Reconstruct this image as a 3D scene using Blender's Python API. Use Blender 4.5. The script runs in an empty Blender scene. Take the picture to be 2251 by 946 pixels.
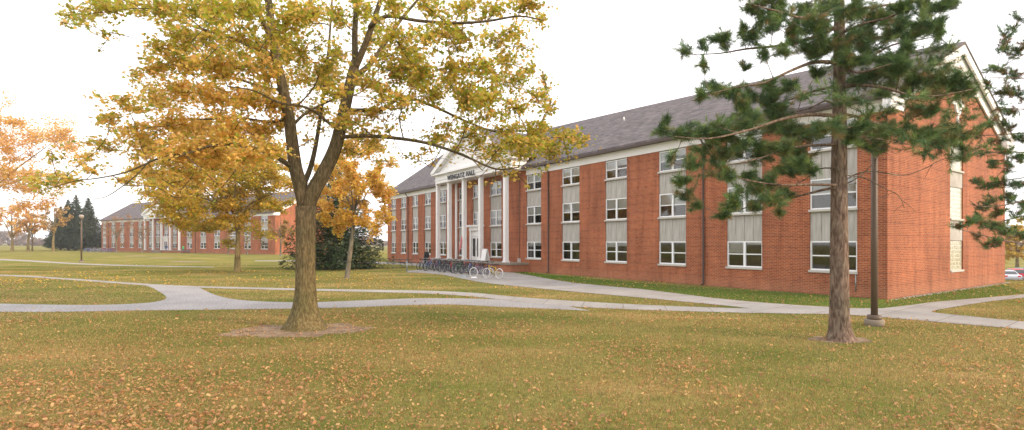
import bpy, math, random
import numpy as np
from mathutils import Vector, Matrix

R = math.radians
rng = np.random.default_rng(7)
random.seed(7)
SC = bpy.context.scene
COL = SC.collection

# ------------------------------------------------------------------ camera
CX, HY, F, ZC = 1125.5, 534.0, 1150.0, 2.35
cam = bpy.data.cameras.new('camera')
cam.sensor_width = 36.0
cam.lens = F / 2251.0 * 36.0
cam.shift_y = (HY - 473.0) / 2251.0
cam.clip_start = 0.1
cam.clip_end = 4000
camo = bpy.data.objects.new('camera', cam)
COL.objects.link(camo)
camo.location = (0, 0, ZC)
camo.rotation_euler = (R(90), 0, 0)
SC.camera = camo


def G(px, py):                      # ground point seen in a direction of the survey
    Y = ZC * F / (py - HY)
    return Vector((Y * (px - CX) / F, Y, 0.0))


def P(px, py, Y):
    return Vector(((px - CX) / F * Y, Y, ZC + (HY - py) / F * Y))


# ------------------------------------------------------------------ materials
def nt(name):
    m = bpy.data.materials.new(name)
    m.use_nodes = True
    t = m.node_tree
    b = t.nodes['Principled BSDF']
    b.inputs['Specular IOR Level'].default_value = 0.3
    return m, t, t.nodes, t.links, b


def flat(name, c, rough=0.7, metal=0.0, spec=0.3, var=0.12, scale=6.0, bump=0.0):
    m, t, N, L, b = nt(name)
    tc = N.new('ShaderNodeTexCoord')
    no = N.new('ShaderNodeTexNoise')
    no.inputs['Scale'].default_value = scale
    no.inputs['Detail'].default_value = 6
    L.new(tc.outputs['Object'], no.inputs['Vector'])
    mx = N.new('ShaderNodeMix')
    mx.data_type = 'RGBA'
    mx.inputs[6].default_value = (*[x * (1 - var) for x in c], 1)
    mx.inputs[7].default_value = (*[min(1, x * (1 + var)) for x in c], 1)
    L.new(no.outputs['Fac'], mx.inputs[0])
    L.new(mx.outputs[2], b.inputs['Base Color'])
    b.inputs['Roughness'].default_value = rough
    b.inputs['Metallic'].default_value = metal
    b.inputs['Specular IOR Level'].default_value = spec
    if bump:
        bp = N.new('ShaderNodeBump')
        bp.inputs['Strength'].default_value = bump
        bp.inputs['Distance'].default_value = 0.02
        L.new(no.outputs['Fac'], bp.inputs['Height'])
        L.new(bp.outputs[0], b.inputs['Normal'])
    return m


def ramp(N, stops):
    r = N.new('ShaderNodeValToRGB')
    e = r.color_ramp.elements
    while len(e) < len(stops):
        e.new(0.5)
    for k, (p, c) in enumerate(stops):
        e[k].position = p
        e[k].color = (*c, 1)
    return r


def brick_mat(name, c1, c2, mortar):
    m, t, N, L, b = nt(name)
    tc = N.new('ShaderNodeTexCoord')
    sp = N.new('ShaderNodeSeparateXYZ')
    L.new(tc.outputs['Object'], sp.inputs[0])
    ad = N.new('ShaderNodeMath'); ad.operation = 'ADD'
    L.new(sp.outputs[0], ad.inputs[0]); L.new(sp.outputs[1], ad.inputs[1])
    cb = N.new('ShaderNodeCombineXYZ')
    L.new(ad.outputs[0], cb.inputs[0]); L.new(sp.outputs[2], cb.inputs[1])
    br = N.new('ShaderNodeTexBrick')
    br.inputs['Scale'].default_value = 1.0
    br.inputs['Brick Width'].default_value = 0.225
    br.inputs['Row Height'].default_value = 0.075
    br.inputs['Mortar Size'].default_value = 0.011
    br.inputs['Mortar Smooth'].default_value = 0.2
    br.inputs['Bias'].default_value = -0.25
    br.inputs['Color1'].default_value = (*c1, 1)
    br.inputs['Color2'].default_value = (*c2, 1)
    br.inputs['Mortar'].default_value = (*mortar, 1)
    L.new(cb.outputs[0], br.inputs['Vector'])
    # header courses and weathering
    no = N.new('ShaderNodeTexNoise'); no.inputs['Scale'].default_value = 0.45; no.inputs['Detail'].default_value = 8
    L.new(tc.outputs['Object'], no.inputs['Vector'])
    rp = ramp(N, [(0.3, (0.80, 0.80, 0.82)), (0.7, (1.12, 1.1, 1.08))])
    L.new(no.outputs['Fac'], rp.inputs[0])
    mp = N.new('ShaderNodeMapping'); mp.inputs['Scale'].default_value = (4.4, 13.4, 1)
    L.new(cb.outputs[0], mp.inputs['Vector'])
    n2 = N.new('ShaderNodeTexNoise'); n2.inputs['Scale'].default_value = 1.0; n2.inputs['Detail'].default_value = 1
    L.new(mp.outputs[0], n2.inputs['Vector'])
    r2 = ramp(N, [(0.30, (0.74, 0.69, 0.70)), (0.45, (1, 1, 1)), (0.62, (1, 1, 1)), (0.75, (1.22, 1.15, 1.05))])
    L.new(n2.outputs['Fac'], r2.inputs[0])
    m1 = N.new('ShaderNodeMix'); m1.data_type = 'RGBA'; m1.blend_type = 'MULTIPLY'; m1.inputs[0].default_value = 1
    L.new(br.outputs['Color'], m1.inputs[6]); L.new(rp.outputs[0], m1.inputs[7])
    m2 = N.new('ShaderNodeMix'); m2.data_type = 'RGBA'; m2.blend_type = 'MULTIPLY'; m2.inputs[0].default_value = 1
    L.new(m1.outputs[2], m2.inputs[6]); L.new(r2.outputs[0], m2.inputs[7])
    md = N.new('ShaderNodeMath'); md.operation = 'MODULO'; md.inputs[1].default_value = .525
    L.new(sp.outputs[2], md.inputs[0])
    lt = N.new('ShaderNodeMath'); lt.operation = 'LESS_THAN'; lt.inputs[1].default_value = .075
    L.new(md.outputs[0], lt.inputs[0])
    dash = N.new('ShaderNodeTexNoise'); dash.inputs['Scale'].default_value = 1.0; dash.inputs['Detail'].default_value = 2
    mp2 = N.new('ShaderNodeMapping'); mp2.inputs['Scale'].default_value = (6.5, 1.9, 1); L.new(cb.outputs[0], mp2.inputs[0]); L.new(mp2.outputs[0], dash.inputs['Vector'])
    ml = N.new('ShaderNodeMath'); ml.operation = 'MULTIPLY'; L.new(lt.outputs[0], ml.inputs[0]); L.new(dash.outputs['Fac'], ml.inputs[1])
    m3 = N.new('ShaderNodeMix'); m3.data_type = 'RGBA'; m3.blend_type = 'MULTIPLY'
    L.new(ml.outputs[0], m3.inputs[0]); L.new(m2.outputs[2], m3.inputs[6]); m3.inputs[7].default_value = (.66, .64, .66, 1)
    # pale salts and splashed soil along the foot of the wall, rain streaks higher up
    n4 = N.new('ShaderNodeTexNoise'); n4.inputs['Scale'].default_value = 1.0; n4.inputs['Detail'].default_value = 5
    mp4 = N.new('ShaderNodeMapping'); mp4.inputs['Scale'].default_value = (2.2, .28, 1); L.new(cb.outputs[0], mp4.inputs[0]); L.new(mp4.outputs[0], n4.inputs['Vector'])
    r4 = ramp(N, [(.36, (.80, .78, .78)), (.5, (1, 1, 1)), (.68, (1.10, 1.12, 1.14))]); L.new(n4.outputs['Fac'], r4.inputs[0])
    m4 = N.new('ShaderNodeMix'); m4.data_type = 'RGBA'; m4.blend_type = 'MULTIPLY'; m4.inputs[0].default_value = 1
    L.new(m3.outputs[2], m4.inputs[6]); L.new(r4.outputs[0], m4.inputs[7])
    ft = N.new('ShaderNodeMapRange'); ft.inputs[1].default_value = .75; ft.inputs[2].default_value = 0; ft.inputs[4].default_value = .55
    L.new(sp.outputs[2], ft.inputs[0])
    fm = N.new('ShaderNodeMath'); fm.operation = 'MULTIPLY'; L.new(ft.outputs[0], fm.inputs[0]); L.new(no.outputs['Fac'], fm.inputs[1])
    m5 = N.new('ShaderNodeMix'); m5.data_type = 'RGBA'
    L.new(fm.outputs[0], m5.inputs[0]); L.new(m4.outputs[2], m5.inputs[6]); m5.inputs[7].default_value = (.40, .22, .14, 1)
    L.new(m5.outputs[2], b.inputs['Base Color'])
    b.inputs['Roughness'].default_value = 0.85
    bp = N.new('ShaderNodeBump'); bp.inputs['Strength'].default_value = 0.5; bp.inputs['Distance'].default_value = 0.008
    bp.invert = True
    L.new(br.outputs['Fac'], bp.inputs['Height']); L.new(bp.outputs[0], b.inputs['Normal'])
    return m


def shingle_mat(name):
    m, t, N, L, b = nt(name)
    tc = N.new('ShaderNodeTexCoord')
    br = N.new('ShaderNodeTexBrick')
    br.inputs['Scale'].default_value = 1.0
    br.inputs['Brick Width'].default_value = 0.42
    br.inputs['Row Height'].default_value = 0.16
    br.inputs['Mortar Size'].default_value = 0.008
    br.inputs['Color1'].default_value = (0.085, 0.075, 0.077, 1)
    br.inputs['Color2'].default_value = (0.165, 0.145, 0.145, 1)
    br.inputs['Mortar'].default_value = (0.06, 0.053, 0.056, 1)
    L.new(tc.outputs['Object'], br.inputs['Vector'])
    no = N.new('ShaderNodeTexNoise'); no.inputs['Scale'].default_value = 1.3; no.inputs['Detail'].default_value = 9
    L.new(tc.outputs['Object'], no.inputs['Vector'])
    rp = ramp(N, [(0.3, (0.8, 0.8, 0.82)), (0.7, (1.15, 1.1, 1.1))])
    L.new(no.outputs['Fac'], rp.inputs[0])
    m1 = N.new('ShaderNodeMix'); m1.data_type = 'RGBA'; m1.blend_type = 'MULTIPLY'; m1.inputs[0].default_value = 1
    L.new(br.outputs['Color'], m1.inputs[6]); L.new(rp.outputs[0], m1.inputs[7])
    L.new(m1.outputs[2], b.inputs['Base Color'])
    b.inputs['Roughness'].default_value = 0.9
    return m


def panel_mat(name):
    m, t, N, L, b = nt(name)
    tc = N.new('ShaderNodeTexCoord')
    sp = N.new('ShaderNodeMapping'); sp.inputs['Scale'].default_value = (9, 2, 1.2)
    L.new(tc.outputs['Object'], sp.inputs[0])
    no = N.new('ShaderNodeTexNoise'); no.inputs['Scale'].default_value = 1.0; no.inputs['Detail'].default_value = 7
    L.new(sp.outputs[0], no.inputs['Vector'])
    rp = ramp(N, [(0.3, (0.33, 0.31, 0.28)), (0.55, (0.42, 0.40, 0.37)), (0.75, (0.50, 0.47, 0.44))])
    L.new(no.outputs['Fac'], rp.inputs[0])
    L.new(rp.outputs[0], b.inputs['Base Color'])
    b.inputs['Roughness'].default_value = 0.8
    return m


def glass_mat(name):
    m, t, N, L, b = nt(name)
    N.remove(b)
    out = N['Material Output']
    tr = N.new('ShaderNodeBsdfTransparent'); tr.inputs[0].default_value = (0.90, 0.93, 0.93, 1)
    gl = N.new('ShaderNodeBsdfGlossy'); gl.inputs['Roughness'].default_value = 0.03
    fr = N.new('ShaderNodeFresnel'); fr.inputs[0].default_value = 2.1
    mx = N.new('ShaderNodeMixShader')
    L.new(fr.outputs[0], mx.inputs[0]); L.new(tr.outputs[0], mx.inputs[1]); L.new(gl.outputs[0], mx.inputs[2])
    L.new(mx.outputs[0], out.inputs[0])
    return m


def leaf_mat(name, trans=0.58):
    m, t, N, L, b = nt(name)
    N.remove(b)
    out = N['Material Output']
    at = N.new('ShaderNodeAttribute'); at.attribute_name = 'tint'
    df = N.new('ShaderNodeBsdfDiffuse'); tl = N.new('ShaderNodeBsdfTranslucent')
    gl = N.new('ShaderNodeBsdfGlossy'); gl.inputs['Roughness'].default_value = 0.45
    L.new(at.outputs['Color'], df.inputs[0]); L.new(at.outputs['Color'], tl.inputs[0])
    mx = N.new('ShaderNodeMixShader'); mx.inputs[0].default_value = trans
    L.new(df.outputs[0], mx.inputs[1]); L.new(tl.outputs[0], mx.inputs[2])
    m2 = N.new('ShaderNodeMixShader'); m2.inputs[0].default_value = 0.04
    L.new(mx.outputs[0], m2.inputs[1]); L.new(gl.outputs[0], m2.inputs[2])
    L.new(m2.outputs[0], out.inputs[0])
    return m


def bark_mat(name, c1, c2, c3, vs=(14, 14, 2.2), bump=0.6, upper=None):
    m, t, N, L, b = nt(name)
    tc = N.new('ShaderNodeTexCoord')
    mp = N.new('ShaderNodeMapping'); mp.inputs['Scale'].default_value = vs
    L.new(tc.outputs['Object'], mp.inputs[0])
    no = N.new('ShaderNodeTexNoise'); no.inputs['Scale'].default_value = 1; no.inputs['Detail'].default_value = 10
    no.inputs['Distortion'].default_value = 0.6
    L.new(mp.outputs[0], no.inputs['Vector'])
    rp = ramp(N, [(0.32, c1), (0.5, c2), (0.68, c3)])
    L.new(no.outputs['Fac'], rp.inputs[0])
    n2 = N.new('ShaderNodeTexNoise'); n2.inputs['Scale'].default_value = 1.6; n2.inputs['Detail'].default_value = 4
    L.new(tc.outputs['Object'], n2.inputs['Vector'])
    r2 = ramp(N, [(0.35, (0.8, 0.85, 0.75)), (0.65, (1.15, 1.08, 1.0))])
    L.new(n2.outputs['Fac'], r2.inputs[0])
    m1 = N.new('ShaderNodeMix'); m1.data_type = 'RGBA'; m1.blend_type = 'MULTIPLY'; m1.inputs[0].default_value = 1
    src = rp.outputs[0]
    if upper:                                   # olive algae low down; higher up fades to the limb tone with painted shade
        ru = ramp(N, [(0.32, upper[0]), (0.5, upper[1]), (0.68, upper[2])])
        L.new(no.outputs['Fac'], ru.inputs[0])
        sz = N.new('ShaderNodeSeparateXYZ'); L.new(tc.outputs['Object'], sz.inputs[0])
        mr = N.new('ShaderNodeMapRange'); mr.inputs[1].default_value = 0.3; mr.inputs[2].default_value = 3.3
        L.new(sz.outputs[2], mr.inputs[0])
        mu = N.new('ShaderNodeMix'); mu.data_type = 'RGBA'
        L.new(mr.outputs[0], mu.inputs[0]); L.new(src, mu.inputs[6]); L.new(ru.outputs[0], mu.inputs[7])
        src = mu.outputs[2]
    L.new(src, m1.inputs[6]); L.new(r2.outputs[0], m1.inputs[7])
    L.new(m1.outputs[2], b.inputs['Base Color'])
    b.inputs['Roughness'].default_value = 0.95
    b.inputs['Specular IOR Level'].default_value = 0.1
    bp = N.new('ShaderNodeBump'); bp.inputs['Strength'].default_value = bump; bp.inputs['Distance'].default_value = 0.03
    L.new(no.outputs['Fac'], bp.inputs['Height']); L.new(bp.outputs[0], b.inputs['Normal'])
    return m


def grass_mat(name, stops, fine=0.35):
    m, t, N, L, b = nt(name)
    tc = N.new('ShaderNodeTexCoord')
    mp = N.new('ShaderNodeMapping'); mp.inputs['Scale'].default_value = (0.16, 0.34, 1)
    L.new(tc.outputs['Object'], mp.inputs[0])
    n1 = N.new('ShaderNodeTexNoise'); n1.inputs['Scale'].default_value = 1; n1.inputs['Detail'].default_value = 9; n1.inputs['Roughness'].default_value = 0.66
    L.new(mp.outputs[0], n1.inputs['Vector'])
    rp = ramp(N, stops)
    L.new(n1.outputs['Fac'], rp.inputs[0])
    n2 = N.new('ShaderNodeTexNoise'); n2.inputs['Scale'].default_value = 9; n2.inputs['Detail'].default_value = 8; n2.inputs['Roughness'].default_value = 0.75
    L.new(tc.outputs['Object'], n2.inputs['Vector'])
    r2 = ramp(N, [(0.3, (1 - fine,) * 3), (0.7, (1 + fine, 1 + fine * .9, 1 + fine * .8))])
    L.new(n2.outputs['Fac'], r2.inputs[0])
    m1 = N.new('ShaderNodeMix'); m1.data_type = 'RGBA'; m1.blend_type = 'MULTIPLY'; m1.inputs[0].default_value = 1
    L.new(rp.outputs[0], m1.inputs[6]); L.new(r2.outputs[0], m1.inputs[7])
    L.new(m1.outputs[2], b.inputs['Base Color'])
    b.inputs['Roughness'].default_value = 1.0
    b.inputs['Specular IOR Level'].default_value = 0.0
    bp = N.new('ShaderNodeBump'); bp.inputs['Strength'].default_value = 0.7; bp.inputs['Distance'].default_value = 0.05
    L.new(n2.outputs['Fac'], bp.inputs['Height']); L.new(bp.outputs[0], b.inputs['Normal'])
    return m


def ground_speckle(name, stops, scale, bump=0.4, big=0.5):
    m, t, N, L, b = nt(name)
    tc = N.new('ShaderNodeTexCoord')
    n1 = N.new('ShaderNodeTexNoise'); n1.inputs['Scale'].default_value = scale; n1.inputs['Detail'].default_value = 6; n1.inputs['Roughness'].default_value = 0.8
    L.new(tc.outputs['Object'], n1.inputs['Vector'])
    rp = ramp(N, stops)
    L.new(n1.outputs['Fac'], rp.inputs[0])
    n2 = N.new('ShaderNodeTexNoise'); n2.inputs['Scale'].default_value = big; n2.inputs['Detail'].default_value = 5
    L.new(tc.outputs['Object'], n2.inputs['Vector'])
    r2 = ramp(N, [(0.3, (0.84, 0.83, 0.82)), (0.7, (1.08, 1.08, 1.08))])
    L.new(n2.outputs['Fac'], r2.inputs[0])
    m1 = N.new('ShaderNodeMix'); m1.data_type = 'RGBA'; m1.blend_type = 'MULTIPLY'; m1.inputs[0].default_value = 1
    L.new(rp.outputs[0], m1.inputs[6]); L.new(r2.outputs[0], m1.inputs[7])
    L.new(m1.outputs[2], b.inputs['Base Color'])
    b.inputs['Roughness'].default_value = 0.95
    bp = N.new('ShaderNodeBump'); bp.inputs['Strength'].default_value = bump; bp.inputs['Distance'].default_value = 0.03
    L.new(n1.outputs['Fac'], bp.inputs['Height']); L.new(bp.outputs[0], b.inputs['Normal'])
    return m


M = {}
M['brick'] = brick_mat('red brick', (0.375, 0.086, 0.030), (0.245, 0.053, 0.021), (0.40, 0.245, 0.145))
M['shingle'] = shingle_mat('asphalt shingle')
M['white'] = flat('white paint', (0.80, 0.79, 0.78), 0.5, var=0.04, scale=1.5)
M['frame'] = flat('white window paint', (0.78, 0.79, 0.80), 0.4, var=0.03)
M['panel'] = panel_mat('grey spandrel concrete')
M['sill'] = flat('limestone sill', (0.50, 0.47, 0.43), 0.85, var=0.15, scale=5)
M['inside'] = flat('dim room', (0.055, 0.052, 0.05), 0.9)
M['blind'] = flat('white blind', (0.82, 0.81, 0.79), 0.7, var=0.05)
M['curtain'] = flat('tan curtain', (0.35, 0.30, 0.24), 0.8)
M['glass'] = glass_mat('window glass')
M['gutter'] = flat('brown gutter', (0.075, 0.05, 0.042), 0.45)
M['concrete'] = flat('cast concrete', (0.25, 0.205, 0.16), 0.9, var=0.2, scale=4, bump=0.2)
M['black'] = flat('black paint', (0.02, 0.02, 0.022), 0.4)
M['brown_metal'] = flat('bronze painted steel', (0.12, 0.085, 0.062), 0.45, var=0.1)
M['steel'] = flat('galvanised steel', (0.33, 0.35, 0.36), 0.4, 0.6)
M['rubber'] = flat('tyre rubber', (0.025, 0.025, 0.027), 0.8)
M['chrome'] = flat('bright alloy', (0.55, 0.56, 0.58), 0.25, 0.9)
M['leaf'] = leaf_mat('autumn leaf')
M['needle'] = leaf_mat('pine needle', 0.2)
LB = ((0.060, 0.046, 0.030), (0.112, 0.088, 0.056), (0.18, 0.142, 0.092))  # limbs darker than the trunk bark: their weaker light is in the colour
M['maple_bark'] = bark_mat('maple bark', (0.075, 0.058, 0.028), (0.142, 0.112, 0.054), (0.215, 0.175, 0.095), (22, 22, 6), 0.7, LB)
M['limb_bark'] = bark_mat('maple limb bark', *LB, (22, 22, 6), 0.7)
M['pine_bark'] = bark_mat('pine bark', (0.075, 0.05, 0.04), (0.16, 0.115, 0.095), (0.27, 0.205, 0.17), (17, 17, 4.5), 0.9)
M['grey_bark'] = bark_mat('pale grey bark', (0.10, 0.085, 0.07), (0.17, 0.15, 0.125), (0.24, 0.215, 0.18))
M['tan_bark'] = bark_mat('tan bark', (0.12, 0.09, 0.045), (0.20, 0.155, 0.08), (0.28, 0.22, 0.12))
M['lawn'] = grass_mat('mown autumn grass', [(0.32, (0.090, 0.128, 0.028)), (0.43, (0.160, 0.168, 0.044)), (0.55, (0.228, 0.198, 0.066)), (0.69, (0.37, 0.265, 0.110))])
M['green_lawn'] = grass_mat('lush grass', [(0.3, (0.055, 0.105, 0.016)), (0.55, (0.095, 0.150, 0.028)), (0.75, (0.15, 0.175, 0.042))])
M['gravel'] = ground_speckle('grey gravel', [(0.36, (0.17, 0.163, 0.165)), (0.5, (0.32, 0.308, 0.31)), (0.64, (0.46, 0.445, 0.45))], 14, 0.9)


def walk_mat(name, ang):
    m = ground_speckle(name, [(0.3, (0.285, 0.266, 0.250)), (0.7, (0.385, 0.362, 0.345))], 5, 0.1, 0.7)
    N, L = m.node_tree.nodes, m.node_tree.links
    b = N['Principled BSDF']
    src = b.inputs['Base Color'].links[0].from_socket
    tc = N.new('ShaderNodeTexCoord'); mp = N.new('ShaderNodeMapping'); mp.inputs['Rotation'].default_value = (0, 0, ang)
    L.new(tc.outputs['Object'], mp.inputs[0])
    br = N.new('ShaderNodeTexBrick'); br.offset = 0
    br.inputs['Scale'].default_value = 1; br.inputs['Brick Width'].default_value = 1.5; br.inputs['Row Height'].default_value = 400
    br.inputs['Mortar Size'].default_value = .022; br.inputs['Mortar Smooth'].default_value = .3
    br.inputs['Color1'].default_value = (1, 1, 1, 1); br.inputs['Color2'].default_value = (.88, .88, .87, 1); br.inputs['Mortar'].default_value = (.62, .58, .53, 1)
    L.new(mp.outputs[0], br.inputs['Vector'])
    mx = N.new('ShaderNodeMix'); mx.data_type = 'RGBA'; mx.blend_type = 'MULTIPLY'; mx.inputs[0].default_value = 1
    L.new(src, mx.inputs[6]); L.new(br.outputs['Color'], mx.inputs[7]); L.new(mx.outputs[2], b.inputs['Base Color'])
    return m


M['walk'] = walk_mat('pale concrete walk', R(12))
M['walk_b'] = walk_mat('pale concrete walk by the hall', R(52))
M['soil'] = ground_speckle('bare soil', [(0.34, (0.12, 0.082, 0.05)), (0.5, (0.235, 0.165, 0.105)), (0.66, (0.38, 0.285, 0.20))], 3.5, 0.8, 2.2)
M['asphalt'] = ground_speckle('worn asphalt', [(0.3, (0.16, 0.16, 0.165)), (0.7, (0.24, 0.24, 0.245))], 8, 0.2)


def glassblock_mat():
    m, t, N, L, b = nt('glass block')
    tc = N.new('ShaderNodeTexCoord')
    sp = N.new('ShaderNodeSeparateXYZ'); L.new(tc.outputs['Object'], sp.inputs[0])
    cb = N.new('ShaderNodeCombineXYZ')
    L.new(sp.outputs[1], cb.inputs[0]); L.new(sp.outputs[2], cb.inputs[1])
    br = N.new('ShaderNodeTexBrick'); br.offset = 0.0
    br.inputs['Scale'].default_value = 1
    br.inputs['Brick Width'].default_value = 0.2; br.inputs['Row Height'].default_value = 0.2
    br.inputs['Mortar Size'].default_value = 0.016
    br.inputs['Color1'].default_value = (0.42, 0.40, 0.30, 1); br.inputs['Color2'].default_value = (0.52, 0.50, 0.40, 1)
    br.inputs['Mortar'].default_value = (0.66, 0.63, 0.56, 1)
    L.new(cb.outputs[0], br.inputs['Vector'])
    n = N.new('ShaderNodeTexNoise'); n.inputs['Scale'].default_value = 14
    L.new(tc.outputs['Object'], n.inputs['Vector'])
    rp = ramp(N, [(0.35, (0.55, 0.55, 0.5)), (0.65, (1.2, 1.2, 1.2))])
    L.new(n.outputs['Fac'], rp.inputs[0])
    m1 = N.new('ShaderNodeMix'); m1.data_type = 'RGBA'; m1.blend_type = 'MULTIPLY'; m1.inputs[0].default_value = 1
    L.new(br.outputs['Color'], m1.inputs[6]); L.new(rp.outputs[0], m1.inputs[7])
    L.new(m1.outputs[2], b.inputs['Base Color'])
    b.inputs['Roughness'].default_value = 0.2
    b.inputs['Specular IOR Level'].default_value = 0.6
    return m


M['block'] = glassblock_mat()


# ------------------------------------------------------------------ mesh helpers
class MB:
    def __init__(self):
        self.v, self.f, self.mi, self.sm = [], [], [], []

    def face(self, pts, mi=0):
        n = len(self.v)
        self.v += [tuple(p) for p in pts]
        self.f.append(tuple(range(n, n + len(pts)))); self.mi.append(mi); self.sm.append(False)

    def box(self, x0, y0, z0, x1, y1, z1, mi=0):
        if x0 > x1: x0, x1 = x1, x0
        if y0 > y1: y0, y1 = y1, y0
        n = len(self.v)
        self.v += [(x0, y0, z0), (x1, y0, z0), (x1, y1, z0), (x0, y1, z0), (x0, y0, z1), (x1, y0, z1), (x1, y1, z1), (x0, y1, z1)]
        for q in ((0, 3, 2, 1), (4, 5, 6, 7), (0, 1, 5, 4), (1, 2, 6, 5), (2, 3, 7, 6), (3, 0, 4, 7)):
            self.f.append(tuple(n + k for k in q)); self.mi.append(mi); self.sm.append(False)

    def prism(self, poly, d, mi=0):           # closed prism: poly = list of 3D points, d = extrusion vector
        n = len(self.v); k = len(poly); d = Vector(d)
        self.v += [tuple(p) for p in poly] + [tuple(Vector(p) + d) for p in poly]
        self.f.append(tuple(n + i for i in range(k))); self.f.append(tuple(n + k + i for i in reversed(range(k))))
        for i in range(k):
            j = (i + 1) % k
            self.f.append((n + i, n + k + i, n + k + j, n + j))
        self.mi += [mi] * (k + 2); self.sm += [False] * (k + 2)

    def tube(self, pts, rad, seg=8, mi=0, caps=True):
        pts = [Vector(p) for p in pts]
        if not hasattr(rad, '__len__'):
            rad = [rad] * len(pts)
        n0 = len(self.v)
        a = None
        for i, p in enumerate(pts):
            d = (pts[min(i + 1, len(pts) - 1)] - pts[max(i - 1, 0)])
            if d.length < 1e-9: d = Vector((0, 0, 1))
            d.normalize()
            if a is None:
                a = d.orthogonal().normalized()
            else:
                a = (a - d * a.dot(d))
                a = a.normalized() if a.length > 1e-6 else d.orthogonal().normalized()
            c = d.cross(a)
            for k in range(seg):
                t = 2 * math.pi * k / seg
                self.v.append(tuple(p + (a * math.cos(t) + c * math.sin(t)) * rad[i]))
        for i in range(len(pts) - 1):
            for k in range(seg):
                b = n0 + i * seg
                self.f.append((b + k, b + (k + 1) % seg, b + seg + (k + 1) % seg, b + seg + k)); self.mi.append(mi); self.sm.append(True)
        if caps:
            self.f.append(tuple(n0 + k for k in reversed(range(seg)))); self.mi.append(mi); self.sm.append(False)
            e = n0 + (len(pts) - 1) * seg
            self.f.append(tuple(e + k for k in range(seg))); self.mi.append(mi); self.sm.append(False)

    def lathe(self, prof, c=(0, 0, 0), seg=16, mi=0):
        n0 = len(self.v)
        for r, z in prof:
            for k in range(seg):
                t = 2 * math.pi * k / seg
                self.v.append((c[0] + r * math.cos(t), c[1] + r * math.sin(t), c[2] + z))
        for i in range(len(prof) - 1):
            for k in range(seg):
                b = n0 + i * seg
                self.f.append((b + k, b + (k + 1) % seg, b + seg + (k + 1) % seg, b + seg + k)); self.mi.append(mi); self.sm.append(True)
        self.f.append(tuple(n0 + k for k in reversed(range(seg)))); self.mi.append(mi); self.sm.append(False)
        e = n0 + (len(prof) - 1) * seg
        self.f.append(tuple(e + k for k in range(seg))); self.mi.append(mi); self.sm.append(False)

    def torus(self, c, R0, r, axis='y', seg=28, ss=6, mi=0):
        n0 = len(self.v)
        for i in range(seg):
            t = 2 * math.pi * i / seg
            for k in range(ss):
                u = 2 * math.pi * k / ss
                q = R0 + r * math.cos(u)
                self.v.append((c[0] + q * math.cos(t), c[1] + r * math.sin(u), c[2] + q * math.sin(t)))
        for i in range(seg):
            for k in range(ss):
                j = (i + 1) % seg; l = (k + 1) % ss
                self.f.append((n0 + i * ss + k, n0 + i * ss + l, n0 + j * ss + l, n0 + j * ss + k)); self.mi.append(mi); self.sm.append(True)

    def mesh(self, name, mats):
        me = bpy.data.meshes.new(name)
        me.from_pydata(self.v, [], self.f)
        for m in (mats if isinstance(mats, (list, tuple)) else [mats]):
            me.materials.append(m)
        me.polygons.foreach_set('material_index', self.mi)
        me.polygons.foreach_set('use_smooth', self.sm)
        me.update()
        return me

    def build(self, name, mats, parent=None, loc=None):
        return ob(name, self.mesh(name, mats), parent, loc)


def ob(name, me, parent=None, loc=None):
    o = bpy.data.objects.new(name, me)
    COL.objects.link(o)
    if parent: o.parent = parent
    if loc is not None: o.location = loc
    return o


def tag(o, label=None, cat=None, group=None, kind=None):
    if label: o['label'] = label
    if cat: o['category'] = cat
    if group: o['group'] = group
    if kind: o['kind'] = kind
    return o


def empty(name, loc, rz=0.0):
    o = bpy.data.objects.new(name, None)
    o.empty_display_size = 0.3
    COL.objects.link(o)
    o.location = loc
    o.rotation_euler = (0, 0, rz)
    return o


def copy_tree(o, parent=None):
    c = o.copy()
    COL.objects.link(c)
    if parent: c.parent = parent
    for ch in list(o.children):
        copy_tree(ch, c)
    return c


def np_mesh(name, V, Fc, mat, tint=None, parent=None, smooth=False):
    """V (n,3); Fc (m,k) faces of one size; tint (n,3)"""
    me = bpy.data.meshes.new(name)
    nf, k = Fc.shape
    me.vertices.add(len(V)); me.vertices.foreach_set('co', V.astype(np.float32).ravel())
    me.loops.add(nf * k); me.loops.foreach_set('vertex_index', Fc.astype(np.int32).ravel())
    me.polygons.add(nf)
    me.polygons.foreach_set('loop_start', np.arange(0, nf * k, k, dtype=np.int32))
    me.polygons.foreach_set('loop_total', np.full(nf, k, dtype=np.int32))
    me.update(calc_edges=True)
    if tint is not None:
        at = me.attributes.new('tint', 'FLOAT_COLOR', 'POINT')
        at.data.foreach_set('color', np.concatenate([tint, np.ones((len(tint), 1))], 1).astype(np.float32).ravel())
    me.materials.append(mat)
    if smooth:
        me.polygons.foreach_set('use_smooth', [True] * nf)
    return ob(name, me, parent)


def scatter(C, S, Nrm, spin, TV, TF):
    """instances of a template (TV (k,3), TF (m,3)) at C (n,3), size S (n), facing Nrm (n,3)"""
    n = len(C)
    Nn = Nrm / (np.linalg.norm(Nrm, axis=1, keepdims=True) + 1e-9)
    ref = np.where(np.abs(Nn[:, 2:3]) > 0.9, np.array([[1., 0, 0]]), np.array([[0., 0, 1.]]))
    A = np.cross(ref, Nn); A /= np.linalg.norm(A, axis=1, keepdims=True) + 1e-9
    B = np.cross(Nn, A)
    c, s = np.cos(spin)[:, None], np.sin(spin)[:, None]
    U = A * c + B * s; W = -A * s + B * c
    V = (C[:, None, :] + S[:, None, None] * (TV[None, :, 0:1] * U[:, None, :] + TV[None, :, 1:2] * W[:, None, :] + TV[None, :, 2:3] * Nn[:, None, :]))
    k = len(TV)
    Fc = TF[None] + (np.arange(n) * k)[:, None, None]
    return V.reshape(-1, 3), Fc.reshape(-1, TF.shape[1])


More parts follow.
